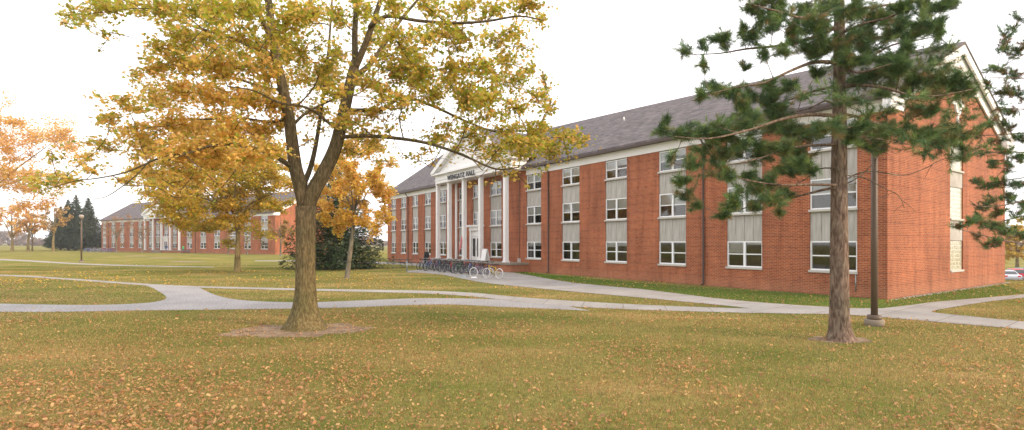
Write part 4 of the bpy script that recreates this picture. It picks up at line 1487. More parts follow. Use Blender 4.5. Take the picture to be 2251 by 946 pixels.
T.nodes += [bs + Vector((0, 0, 3.3))]; T.nr += [.25]
T.limb(q3([(671, 455, 0), (662, 415, 0), (650, 370, 0), (643, 320, -.05), (636, 265, -.1), (622, 195, -.2), (606, 125, -.3), (597, 60, -.3), (590, 0, -.3), (580, -90, -.2), (572, -190, 0), (575, -280, .2)]), .205, .05, 14, where='branches')
T.limb(q3([(674, 455, 0), (692, 415, .0), (716, 372, .1), (737, 325, .2), (750, 275, .3), (761, 225, .4), (772, 175, .5), (782, 135, .5)]), .215, .13, 14, where='branches')
T.limb(q3([(781, 140, .5), (780, 70, .5), (785, 0, .6), (790, -90, .7), (786, -200, .8), (790, -300, .8)]), .095, .03, where='branches')
T.limb(q3([(780, 150, .5), (800, 105, .3), (822, 45, .1), (842, -20, -.1), (868, -120, -.4), (890, -230, -.6)]), .105, .03, where='branches')
T.limb(q3([(776, 170, .5), (812, 143, .8), (850, 90, 1.1), (884, 40, 1.4), (918, 0, 1.6), (980, -80, 2.0)]), .085, .025, where='branches')
T.limb(q3([(598, 90, -.3), (570, 30, -.6), (548, -30, -.9), (520, -130, -1.3)]), .08, .025, where='branches')
T.limb(q3([(742, 303, .2), (790, 299, -.1), (850, 302, -.4), (925, 312, -.7), (985, 329, -.9), (1035, 349, -1.0), (1090, 372, -1.0), (1140, 368, -1.0)]), .062, .016, 8, where='branches')
T.limb(q3([(985, 329, -.9), (1030, 345, -1.2), (1060, 375, -1.4)]), .022, .01, 6, where='branches')
T.limb(q3([(760, 243, .35), (800, 243, .7), (842, 240, 1.0), (885, 215, 1.4), (950, 233, 1.8), (1020, 265, 2.1), (1090, 290, 2.2), (1160, 287, 2.3), (1230, 290, 2.3)]), .075, .015, 8, where='branches')
T.limb(q3([(812, 60, .1), (850, 36, -.5), (920, 46, -1.0), (1000, 51, -1.4), (1070, 47, -1.7), (1140, 36, -1.9), (1195, 45, -2)]), .06, .014, 8, where='branches')
T.limb(q3([(668, 405, .1), (682, 370, .5), (692, 330, .8), (700, 285, 1.1), (712, 200, 1.4), (722, 110, 1.6), (730, 0, 1.8), (735, -120, 2)]), .085, .02, 8, where='branches')
T.limb(q3([(648, 372, 0), (618, 352, -.4), (590, 338, -.8), (540, 322, -1.3), (480, 318, -1.8), (420, 335, -2.1), (370, 352, -2.3)]), .075, .016, 8, where='branches')
T.limb(q3([(420, 335, -2.1), (350, 348, -2.2), (280, 378, -2.2), (215, 392, -2.2), (165, 398, -2.1), (120, 412, -2.1)]), .026, .008, 6, where='branches')
T.limb(q3([(330, 352, -2.2), (300, 385, -2.3), (262, 415, -2.3), (232, 433, -2.3), (205, 436, -2.3), (178, 424, -2.3)]), .016, .006, 6, where='branches')
T.limb(q3([(736, 280, .2), (712, 262, .1), (690, 244, -.2), (655, 232, -.7), (610, 225, -1.1), (560, 200, -1.6), (500, 190, -2)]), .05, .014, 7, where='branches')
T.limb(q3([(640, 280, -.1), (668, 252, .3), (700, 234, .8), (746, 214, 1.3), (790, 205, 1.8), (830, 170, 2.4)]), .045, .014, 7, where='branches')
T.limb(q3([(606, 130, -.3), (560, 105, .4), (500, 80, 1.1), (430, 60, 1.7), (350, 25, 2.2), (270, 0, 2.5), (200, -10, 2.7)]), .06, .014, 7, where='branches')
T.limb(q3([(622, 200, -.2), (570, 190, .5), (510, 170, 1.1), (440, 165, 1.8), (370, 160, 2.3)]), .05, .012, 7, where='branches')
T.limb(q3([(636, 262, -.1), (590, 268, .7), (530, 260, 1.3), (460, 262, 1.8), (380, 268, 2.2), (310, 285, 2.5)]), .05, .012, 7, where='branches')

cl = []


def CLP(px, py, rx, ry, dep, n, hue):
    Y = Y0 + dep
    c = P(px, py, Y)
    cl.append((tuple(c), (rx * Y / F, (rx + ry) / 2 * Y / F * 1.3, ry * Y / F), n, hue))


r1 = random.Random(5)
# (x, y, rx, ry, density, gold share) read as branch sprays; the depth of each is spread over the crown
rows = [
    # upper left sprays
    (165, 30, 45, 26, .8, .1), (228, 22, 55, 30, 1, .1), (155, 52, 26, 14, .5, .2), (300, 14, 45, 24, .8, .2), (360, 30, 45, 36, 1, .25), (232, 78, 26, 13, .5, .2), (212, 113, 8, 5, .15, .1), (250, 72, 14, 10, .3, .1),
    (420, 26, 50, 40, 1, .2), (480, 30, 50, 40, 1.1, .2), (540, 24, 45, 36, .9, .15), (395, 80, 40, 40, 1, .3), (450, 92, 50, 40, 1.1, .35), (515, 88, 45, 40, 1, .3), (570, 96, 40, 36, .9, .3), (350, 100, 30, 26, .7, .35),
    (345, 150, 34, 30, .8, .5), (400, 140, 45, 36, 1.1, .55), (460, 150, 50, 40, 1.1, .6), (525, 150, 45, 40, 1.1, .6), (585, 160, 40, 36, 1, .55), (300, 165, 22, 24, .6, .5),
    (270, 232, 46, 24, .8, .6), (340, 215, 50, 34, 1, .7), (400, 205, 50, 40, 1.1, .75), (470, 212, 50, 40, 1.2, .8), (540, 215, 46, 40, 1.1, .8), (595, 225, 40, 36, 1, .7),
    (235, 262, 34, 22, .7, .6), (300, 290, 50, 26, .9, .75), (370, 275, 50, 36, 1.1, .8), (440, 275, 50, 40, 1.2, .85), (510, 280, 48, 40, 1.2, .85), (575, 285, 44, 36, 1.1, .8),
    (190, 345, 44, 22, .5, .5), (250, 325, 50, 22, .6, .6), (330, 335, 50, 28, .9, .75), (400, 340, 50, 34, 1.1, .8), (470, 345, 50, 36, 1.2, .85), (540, 345, 46, 36, 1.1, .85), (600, 335, 36, 28, .8, .8),
    (110, 345, 30, 26, .4, .4), (140, 390, 46, 22, .6, .4), (100, 410, 44, 22, .6, .4), (205, 372, 30, 18, .5, .5), (260, 395, 30, 12, .25, .5), (340, 385, 46, 22, .6, .75), (410, 395, 46, 24, .7, .8), (380, 425, 40, 18, .5, .7), (470, 400, 40, 26, .6, .8),
    # centre
    (640, 40, 42, 40, 1, .2), (690, 30, 42, 36, 1, .25), (650, 110, 40, 40, 1, .25), (700, 100, 30, 30, .5, .2), (745, 40, 36, 36, .8, .2), (740, 120, 34, 36, .6, .25), (660, 180, 42, 36, 1, .4), (710, 190, 40, 34, .8, .3), (745, 170, 40, 34, .8, .35),
    (690, 250, 40, 28, .8, .5), (770, 270, 44, 30, .8, .6), (720, 290, 30, 20, .5, .5), (610, 60, 36, 36, .9, .2), (820, 90, 44, 40, .8, .25), (800, 180, 44, 36, .9, .4), (830, 250, 44, 28, .8, .5), (680, 320, 30, 18, .35, .6),
    # right
    (800, 20, 40, 30, .8, .15), (870, 20, 45, 34, .8, .2), (940, 18, 45, 28, .8, .2), (1010, 22, 45, 28, .8, .25), (1080, 20, 45, 26, .7, .25), (1150, 14, 45, 26, .7, .25), (1190, 45, 30, 22, .6, .3),
    (880, 88, 45, 36, .9, .2), (945, 85, 45, 32, .7, .25), (1010, 90, 45, 30, .8, .3), (1075, 88, 45, 28, .8, .25), (1130, 75, 38, 26, .7, .3), (1165, 100, 28, 22, .5, .3),
    (870, 165, 48, 38, 1.1, .25), (930, 165, 48, 36, 1.0, .2), (990, 150, 45, 30, 1, .25), (1050, 150, 45, 30, 1, .2), (1105, 140, 38, 30, .8, .3), (1140, 180, 34, 30, .7, .3),
    (880, 228, 44, 28, .8, .35), (950, 215, 48, 26, 1, .3), (1020, 205, 48, 34, 1.1, .2), (1080, 212, 45, 34, 1.1, .2), (1135, 235, 38, 28, .8, .3), (1185, 215, 34, 28, .7, .35), (1215, 240, 26, 24, .6, .35),
    (1060, 262, 45, 22, .7, .25), (1120, 285, 45, 24, .9, .25), (1180, 290, 45, 28, .9, .3), (1235, 300, 42, 24, .9, .3), (1275, 305, 26, 22, .6, .35), (1150, 335, 44, 24, .8, .3), (1215, 340, 44, 22, .8, .3), (1250, 348, 30, 12, .4, .3),
    (965, 300, 40, 20, .6, .4), (1000, 335, 34, 18, .5, .4), (1045, 320, 36, 20, .7, .35), (1090, 345, 36, 18, .6, .35), (985, 285, 34, 18, .6, .35), (940, 335, 30, 18, .4, .45), (1110, 360, 34, 14, .5, .35), (1030, 285, 36, 16, .6, .3),
    (905, 120, 40, 30, .8, .25), (985, 60, 36, 26, .6, .2), (850, 130, 36, 30, .8, .3), (915, 190, 40, 28, .9, .3), (985, 180, 36, 26, .9, .25), (840, 205, 36, 28, .8, .4), (1030, 235, 40, 20, .7, .3), (1100, 180, 36, 26, .8, .3), (1165, 150, 26, 30, .6, .3), (1195, 175, 22, 22, .5, .35), (1120, 310, 40, 18, .7, .3), (1055, 300, 40, 16, .5, .4), (1180, 320, 40, 20, .8, .3), (840, 350, 34, 18, .5, .6), (800, 300, 36, 26, .7, .6), (745, 210, 34, 30, .8, .4), (700, 150, 36, 34, .8, .3), (640, 230, 34, 30, .8, .6), (615, 275, 34, 26, .8, .75), (620, 120, 34, 34, .9, .35),
    (1130, 382, 36, 14, .5, .4), (1180, 372, 26, 16, .4, .3), (1165, 405, 14, 18, .25, .3), (1060, 352, 40, 14, .4, .4), (1000, 318, 50, 12, .3, .5), (930, 300, 55, 14, .35, .5), (900, 345, 40, 16, .4, .5), (960, 355, 36, 10, .2, .5), (1090, 330, 36, 18, .6, .3),
    (820, 320, 44, 22, .7, .6), (860, 290, 36, 22, .5, .5), (770, 330, 40, 24, .6, .7), (890, 265, 36, 16, .4, .4), (1000, 262, 46, 14, .4, .3), (1035, 400, 10, 12, .15, .4), (1080, 400, 16, 8, .15, .4),
]
for (x, y, rx, ry, dn, hue) in rows:
    reach = max(.4, 3.6 - abs(x - 700) / 320.0)
    for s in range(2 if dn > .55 else 1):
        dep = r1.uniform(-reach, reach) if dn > .55 else r1.uniform(-2.2, -.5) if x < 640 else r1.uniform(-1.6, 2.0)
        CLP(x + r1.uniform(-8, 8), y + r1.uniform(-6, 6), rx * 1.12, ry * 1.15, dep, int((350 if x < 630 and y > 110 else 300) * dn * rx * ry / 1600 + 10), hue)
# crown above the picture
for i in range(46):
    a = r1.uniform(0, 6.283); h_ = r1.uniform(0, 1)
    rad = (1 - h_ ** 1.8) * 4.6 + .3
    c = Vector((bs.x + 1.0 + rad * math.cos(a) * r1.uniform(.4, 1.15), Y0 + rad * math.sin(a) * r1.uniform(.4, 1.0), 9.4 + h_ * 4.0))
    cl.append((tuple(c), (.75, .75, .55), 150, .2))
sp = T.grow(cl, twigs=11, br_r=(.034, .0075), sag=.05)
finish_leaves(mt, sp, .119, GREENGOLD, GOLD, LEAF_MAPLE)
finish_tree(mt, T, M['maple_bark'], M['limb_bark'])


# ------------------------------------------------------------------ generic deciduous trees
def decid(base, H, crown_c, crown_r, label, A, B, hue, bark, trunk_r, nclump, leaves, size, lean=(0, 0), fork=0.35, name='autumn_tree', group=None, seedv=1, tmpl=LEAF_DIAMOND, clump_r=.22, hollow=.25, nl=7, cat='tree', gnarl=.06, tilt=0.0):
    rr_ = random.Random(seedv)
    o = root_at(name, base, label, cat, group)
    T = Tree()
    b = Vector(base); c = Vector(crown_c)
    top = Vector((b.x * .55 + c.x * .45 + lean[0] + tilt, c.y, b.z + H * .93))
    f = Vector((b.x + tilt, b.y, b.z + H * fork))
    T.trunk.tube([b + Vector((0, 0, -.05)), b + Vector((0, 0, .12)), b + (f - b) * .3], [trunk_r * 1.45, trunk_r * 1.15, trunk_r], 12, caps=False)
    T.limb([b + (f - b) * .28, f, (f + top) / 2 + Vector((rr_.uniform(-.1, .1) * H * .3, 0, 0)), top], trunk_r, trunk_r * .12, 10, n=5)
    T.nodes = T.nodes[5:]; T.nr = T.nr[5:]
    for i in range(nl):
        a = 2 * math.pi * (i + rr_.random() * .6) / nl
        t0 = rr_.uniform(0, .45)
        s = f + (top - f) * t0
        e = c + Vector((crown_r[0] * .72 * math.cos(a), crown_r[1] * .72 * math.sin(a), crown_r[2] * rr_.uniform(-.35, .45)))
        m = (s + e) / 2 + Vector((rr_.uniform(-1, 1) * gnarl * H * .3, 0, .04 * H))
        T.limb([s, m, e], trunk_r * .42, trunk_r * .10, 6, where='branches')
    cls = []
    for i in range(nclump):
        while True:
            u = Vector((rr_.uniform(-1, 1), rr_.uniform(-1, 1), rr_.uniform(-1, 1)))
            if hollow < u.length < 1: break
        if u.length > .75 and rr_.random() < .25: u *= 1.12
        p = (c.x + u.x * crown_r[0], c.y + u.y * crown_r[1], c.z + u.z * crown_r[2])
        k = clump_r * rr_.uniform(.7, 1.3)
        cls.append((p, (crown_r[0] * k, crown_r[1] * k, crown_r[2] * k * .8), int(leaves / nclump * rr_.uniform(.6, 1.4)) + 3, min(1, max(0, hue + rr_.uniform(-.3, .3)))))
    sp = T.grow(cls, twigs=7, br_r=(.03 * H / 8, .008 * H / 8), sag=.05)
    finish_leaves(o, sp, size, A, B, tmpl)
    finish_tree(o, T, bark)
    return o


def crown_at(px, py, Y): return P(px, py, Y)


gb_ = G(522, 597)
decid(gb_, 8.4, crown_at(470, 400, 42.9), (6.6, 4.6, 4.4), 'yellow maple with a forked dark trunk in the middle of the lawn', YELLOW, GREENGOLD, .35, M['tan_bark'], .23, 180, 62000, .19, fork=.42, seedv=4, clump_r=.2, name='maple_tree')
gb_ = G(763, 612)
decid(gb_, 7.6, crown_at(778, 415, 34.6), (2.75, 2.5, 3.3), 'slender leaning maple with golden leaves between the big trunk and the portico', GOLD, YELLOW, .45, M['grey_bark'], .15, 80, 21000, .17, lean=(.2, 0), tilt=.42, fork=.46, seedv=9, clump_r=.24, name='maple_tree')
gb_ = G(-95, 598)
decid(gb_, 10.5, crown_at(-62, 345, 42), (7.6, 5.5, 5.3), 'orange tree at the left edge, its thin crown reaching into the sky', ORANGE, GOLD, .3, M['grey_bark'], .25, 170, 34000, .165, fork=.3, seedv=12, clump_r=.2, nl=10)
# distant trees on the left
for (px, Yb, Hh_, cpy, rxp, ryp, n_, lab, A, B, hue, sv) in (
        (27, 142, 13.5, 478, 42, 38, 3200, 'orange tree farthest left among the distant lawn trees', ORANGE, GOLD, .35, 21),
        (62, 143, 12.5, 488, 30, 30, 2600, 'golden tree between the two distant orange trees at left', GOLD, ORANGE, .4, 22),
        (117, 138, 13, 478, 30, 34, 1900, 'half-bare tan tree just left of the dark spruces', [(.40, .24, .10), (.34, .19, .09), (.42, .27, .08)], GOLD, .3, 23)):
    decid(Vector(((px - CX) / F * Yb, Yb, 0)), Hh_, crown_at(px + 2, cpy, Yb), (rxp * Yb / F, rxp * Yb / F, ryp * Yb / F), lab, A, B, hue, M['tan_bark'], .34, 34, n_, .42, fork=.22, seedv=sv, clump_r=.26)
decid(Vector(((71 - CX) / F * 150, 150, 0)), 9, crown_at(72, 497, 150), (2.6, 2.6, 2.6), 'small dark-stemmed tree beside the golden tree at left', GOLD, ORANGE, .5, M['limb_bark'], .2, 14, 700, .4, fork=.25, seedv=25)
# young, thinly leaved trees before the distant dormitory
for (px, py, top, rxp, n_, lab, A, sv) in (
        (256, 556.5, 470, 26, 900, 'young tan tree at the left end of the distant dormitory', [(.42, .25, .11), (.38, .2, .09)], 31),
        (313, 555.0, 478, 20, 500, 'young nearly bare tree just left of the distant portico', [(.36, .22, .12), (.3, .19, .1)], 32),
        (502, 557.5, 505, 14, 220, 'thin bare sapling before the distant dormitory, left of the yellow maple trunk', [(.36, .26, .1), (.3, .2, .1)], 33),
        (543, 558.5, 500, 14, 240, 'thin bare sapling before the distant dormitory, right of the yellow maple trunk', [(.36, .26, .1), (.3, .2, .1)], 34),
        (583, 559.5, 500, 15, 260, 'thin bare sapling near the right corner of the distant dormitory', [(.36, .26, .1), (.3, .2, .1)], 35),
        (617, 563.0, 470, 32, 2600, 'pale-stemmed sparse tree before the orange gable of the distant dormitory', [(.42, .25, .08), (.38, .26, .06)], 36)):
    b_ = in_front(px, py, 4.5); Yb = b_.y; py = HY + ZC * F / Yb
    Hh_ = (py - top) * Yb / F
    cc = P(px, top + (py - top) * .38, Yb)
    decid(b_, Hh_, cc, (rxp * Yb / F, rxp * Yb / F, (py - top) * .40 * Yb / F), lab, A, A, .5, M['grey_bark'], .13 if rxp < 20 else .17, 16, n_, .26, fork=.3, seedv=sv, clump_r=.28, nl=9, name='young_tree')


# ------------------------------------------------------------------ spruces and pines
DARKGREEN = [(.022, .054, .016), (.034, .076, .020), (.014, .036, .012), (.052, .088, .025)]
OLIVE = [(.05, .065, .028), (.07, .08, .03), (.04, .052, .03)]


def spruce(base, H, Rb, label, nb=60, spray=44, size=.5, z0=.06, A=DARKGREEN, seedv=1, droop=.25, wid=.32, name='spruce_tree', group=None, bare=0.0):
    rr_ = np.random.default_rng(seedv)
    o = root_at(name, base, label, 'tree', group)
    T = Tree(); b = Vector(base)
    T.trunk.tube([b + Vector((0, 0, -.05)), b + Vector((0, 0, H * .5)), b + Vector((0, 0, H))], [H * .022, H * .014, .02], 10)
    Pp, Nn, Ss = [], [], []
    for i in range(nb):
        t = z0 + (1 - z0) * (i / nb) ** .9
        ln = Rb * (1 - t) ** .85 * rr_.uniform(.72, 1.12) + .12
        a = i * 2.39996 + rr_.uniform(-.3, .3)
        s = np.array([b.x, b.y, b.z + H * t])
        u = np.array([math.cos(a), math.sin(a), 0])
        tt = np.linspace(0, 1, 6)
        q = s + u * (ln * tt)[:, None] + np.stack([np.zeros(6), np.zeros(6), ln * (-droop * tt * 1.3 + droop * .9 * tt ** 2.5 + .12 * tt)], 1)
        T.br.tube([tuple(p) for p in q], [max(.012, .018 * ln * (1 - .8 * x)) for x in tt], 4, caps=False)
        m = max(5, int(spray * ln / Rb))
        ts = rr_.uniform(.12, 1.04, m)
        pos = np.stack([np.interp(ts, tt, q[:, k]) for k in range(3)], 1)
        side = np.cross(u, [0, 0, 1.])
        pos += side * (rr_.normal(0, wid, m) * ln * (1.1 - ts))[:, None] + np.array([0, 0, 1.]) * (rr_.normal(-.05, .07, m) * ln)[:, None]
        nr = np.stack([rr_.normal(0, .45, m), rr_.normal(0, .45, m), np.full(m, .8)], 1) + u * .25
        Pp.append(pos); Nn.append(nr); Ss.append(size * rr_.uniform(.6, 1.3, m) * (0.55 + .45 * (1 - t)))
    Pp = np.concatenate(Pp); Nn = np.concatenate(Nn); Ss = np.concatenate(Ss)
    # a ragged spray: five thin fingers
    pts = []
    for a in (-70, -35, 0, 35, 70):
        pts += [((math.sin(R(a - 9))) * .16, math.cos(R(a - 9)) * .16, 0), (math.sin(R(a)) * .55, math.cos(R(a)) * .6, -.14)]
    pts.append((0, -.12, 0))
    TV, TF = fan(pts)
    V, Fc = scatter(Pp, Ss, Nn, rr_.random(len(Pp)) * 6.283, TV, TF)
    tint = np.repeat(palette(len(Pp), A, jit=.3), len(TV), 0)
    np_mesh('crown', V, Fc, M['needle'], tint, o)
    finish_tree(o, T, M['limb_bark'])
    return o


bsz = G(742, 591)
spruce(bsz, 10.5, 4.9, 'broad dark spruce with drooping lower boughs behind the thick maple trunk', nb=210, spray=150, size=.42, z0=.03, seedv=3, droop=.22, A=DARKGREEN + OLIVE[:1])
for (px, Yb, Hs, Rb_, lab, A, sv) in ((133, 168, 14.0, 4.9, 'leftmost of the distant dark spruces, behind the half-bare tan tree', DARKGREEN, 41), (150, 162, 15.8, 5.2, 'second distant spruce from the left, tall and dark', DARKGREEN, 42),
                                  (167, 160, 17.0, 5.6, 'tallest distant spruce, just left of the small lamp post', DARKGREEN, 43), (194, 156, 15.8, 6.0, 'olive-tinged distant spruce nearest the left end of the far dormitory', OLIVE + DARKGREEN[:2], 44)):
    spruce(Vector(((px - CX) / F * Yb, Yb, 0)), Hs, Rb_, lab, nb=150, spray=70, size=1.3, z0=.10, A=A, seedv=sv, droop=.3)

PINE = [(.085, .16, .05), (.115, .20, .06), (.185, .265, .07), (.052, .108, .044)]
PINE_B = [(.20, .20, .06), (.28, .19, .07), (.14, .18, .06)]


def shoots(o, spots, nper, ln, wid, A, B, name='crown', mix=.12):
    """needle brushes: every spot is a shoot whose needles sweep forward around it"""
    pos, d, h = spots
    n = len(pos)
    d = d / (np.linalg.norm(d, axis=1, keepdims=True) + 1e-9)
    d = d + rng.normal(0, .35, (n, 3)); d[:, 2] += .35
    d /= np.linalg.norm(d, axis=1, keepdims=True)
    D = np.repeat(d, nper, 0)
    u = rng.normal(0, 1, (n * nper, 3)); u -= D * np.sum(u * D, 1, keepdims=True); u /= np.linalg.norm(u, axis=1, keepdims=True) + 1e-9
    t = rng.random((n * nper, 1))
    base = np.repeat(pos, nper, 0) + D * (t - .55) * ln * 1.5
    dirn = D * (.45 + .65 * t) + u * (.95 - .35 * t) + np.array([0, 0, -.06])
    dirn /= np.linalg.norm(dirn, axis=1, keepdims=True)
    l = ln * (.7 + .5 * rng.random((n * nper, 1)))
    w = np.cross(dirn, rng.normal(0, 1, (n * nper, 3))); w /= np.linalg.norm(w, axis=1, keepdims=True) + 1e-9
    V = np.stack([base - w * wid / 2, base + w * wid / 2, base + dirn * l], 1).reshape(-1, 3)
    Fc = np.arange(len(V)).reshape(-1, 3)
    tint = np.repeat(two_hue(np.clip(h + mix, 0, 1), A, B, .25), nper * 3, 0)
    return np_mesh(name, V, Fc, M['needle'], tint, o)


# the pine on the right
YP = 12.5
pb = G(1845, 748)
pt = root_at('pine_tree', pb, 'tall pine with open tufted boughs and scaly trunk beside the lamp post', 'tree')
T = Tree()
T.flare(pb, .7, [(-.05, .31), (0, .295), (.07, .27), (.18, .245), (.35, .228), (.7, .215), (1.2, .205), (2.0, .196), (3.0, .183), (4.0, .172), (5.0, .158), (6.0, .142), (7.0, .125), (8.2, .105), (9.5, .08), (11, .05), (12, .02)],
        [(R(210), .3, 5), (R(280), .25, 6), (R(330), .3, 5), (R(90), .3, 4)], seg=28, wob=.03)
tx = lambda z: Vector((pb.x, pb.y, z))
for z in np.linspace(3.2, 11.5, 40):
    T.nodes.append(tx(z)); T.nr.append(.07)


def pl_(lst):
    return [P(x, y, YP + d) for x, y, d in lst]


PB = [
    # left boughs
    ([(1838, 138, 0), (1790, 137, -.2), (1740, 155, -.5), (1680, 182, -.8), (1620, 192, -1.0), (1560, 207, -1.1)], .052),
    ([(1838, 60, 0), (1780, 85, .3), (1720, 100, .6), (1640, 108, .9), (1580, 118, 1.0), (1510, 120, 1.1)], .05),
    ([(1840, 20, 0), (1770, 40, -.5), (1710, 25, -.9), (1650, 10, -1.2)], .045),
    ([(1838, 255, 0), (1780, 252, -.5), (1720, 262, -1.0), (1650, 285, -1.4), (1560, 305, -1.7), (1480, 300, -1.9)], .05),
    ([(1836, 235, .1), (1815, 222, .2), (1780, 238, .4), (1730, 250, .6), (1660, 262, .8)], .03),
    ([(1838, 190, 0), (1790, 200, .6), (1740, 218, 1.1), (1690, 232, 1.5)], .04),
    ([(1836, 318, 0), (1790, 320, -.3), (1740, 325, -.7), (1680, 345, -1.0), (1620, 360, -1.2)], .035),
    ([(1838, 407, 0), (1780, 406, -.3), (1720, 407, -.7), (1660, 400, -1.0), (1620, 390, -1.1)], .036),
    ([(1836, 412, 0), (1800, 420, .3), (1740, 435, .6), (1670, 448, .8), (1600, 470, .8)], .036),
    ([(1836, 370, 0), (1800, 372, .5), (1770, 395, .8), (1730, 415, 1.0)], .02),
    # right boughs
    ([(1852, 35, 0), (1900, 20, .3), (1960, 10, .6), (2030, 2, .9), (2090, -5, 1.1)], .042),
    ([(1852, 72, 0), (1900, 52, -.4), (1950, 40, -.8), (2000, 20, -1.1)], .042),
    ([(1852, 120, 0), (1900, 130, .6), (1960, 100, 1.1), (2010, 90, 1.5), (2060, 80, 1.6)], .042),
    ([(1852, 190, 0), (1900, 188, -.3), (1950, 195, -.6), (2010, 212, -.9), (2070, 210, -1.1), (2140, 196, -1.2)], .046),
    ([(1852, 250, 0), (1900, 262, .4), (1955, 285, .8), (2020, 290, 1.0), (2090, 292, 1.1), (2150, 300, 1.1)], .04),
    ([(1852, 150, 0), (1885, 160, -.8), (1930, 150, -1.5), (1960, 140, -1.8)], .04),
    ([(1852, 300, 0), (1890, 298, -.5), (1925, 305, -.9)], .028),
    # bare dead twigs low on the right
    ([(1850, 400, 0), (1890, 380, -.2), (1930, 378, -.4), (1985, 386, -.5), (2030, 372, -.6), (2055, 358, -.6)], .018),
    ([(1850, 385, 0), (1900, 392, .2), (1940, 412, .3), (1975, 430, .3), (1988, 458, .3)], .014),
    ([(1850, 410, 0), (1890, 388, .1), (1925, 352, .2), (1935, 325, .3)], .016),
]
for pts, r in PB:
    T.limb(pl_(pts), r, .008, 6, where='branches', n=3)
# small bare side twigs
r4 = np.random.default_rng(4)
nodes_a = [p for p in T.nodes[40:]]
for i in range(150):
    p = nodes_a[r4.integers(0, len(nodes_a))]
    d = Vector((r4.normal(0, .25), r4.normal(0, .25), r4.normal(-.08, .16)))
    T.br.tube([p, p + d * .5 + Vector((0, 0, .02)), p + d], [.007, .005, .003], 3, caps=False)
pc = []


def PC(px, py, rx, ry, n, hue=0.05, dep=None):
    Y = YP + (r1.uniform(-1.3, 1.3) if dep is None else dep)
    pc.append((tuple(P(px, py, Y)), (rx * 1.25 * Y / F, (rx + ry) / 1.6 * Y / F, ry * 1.2 * Y / F), n, hue))


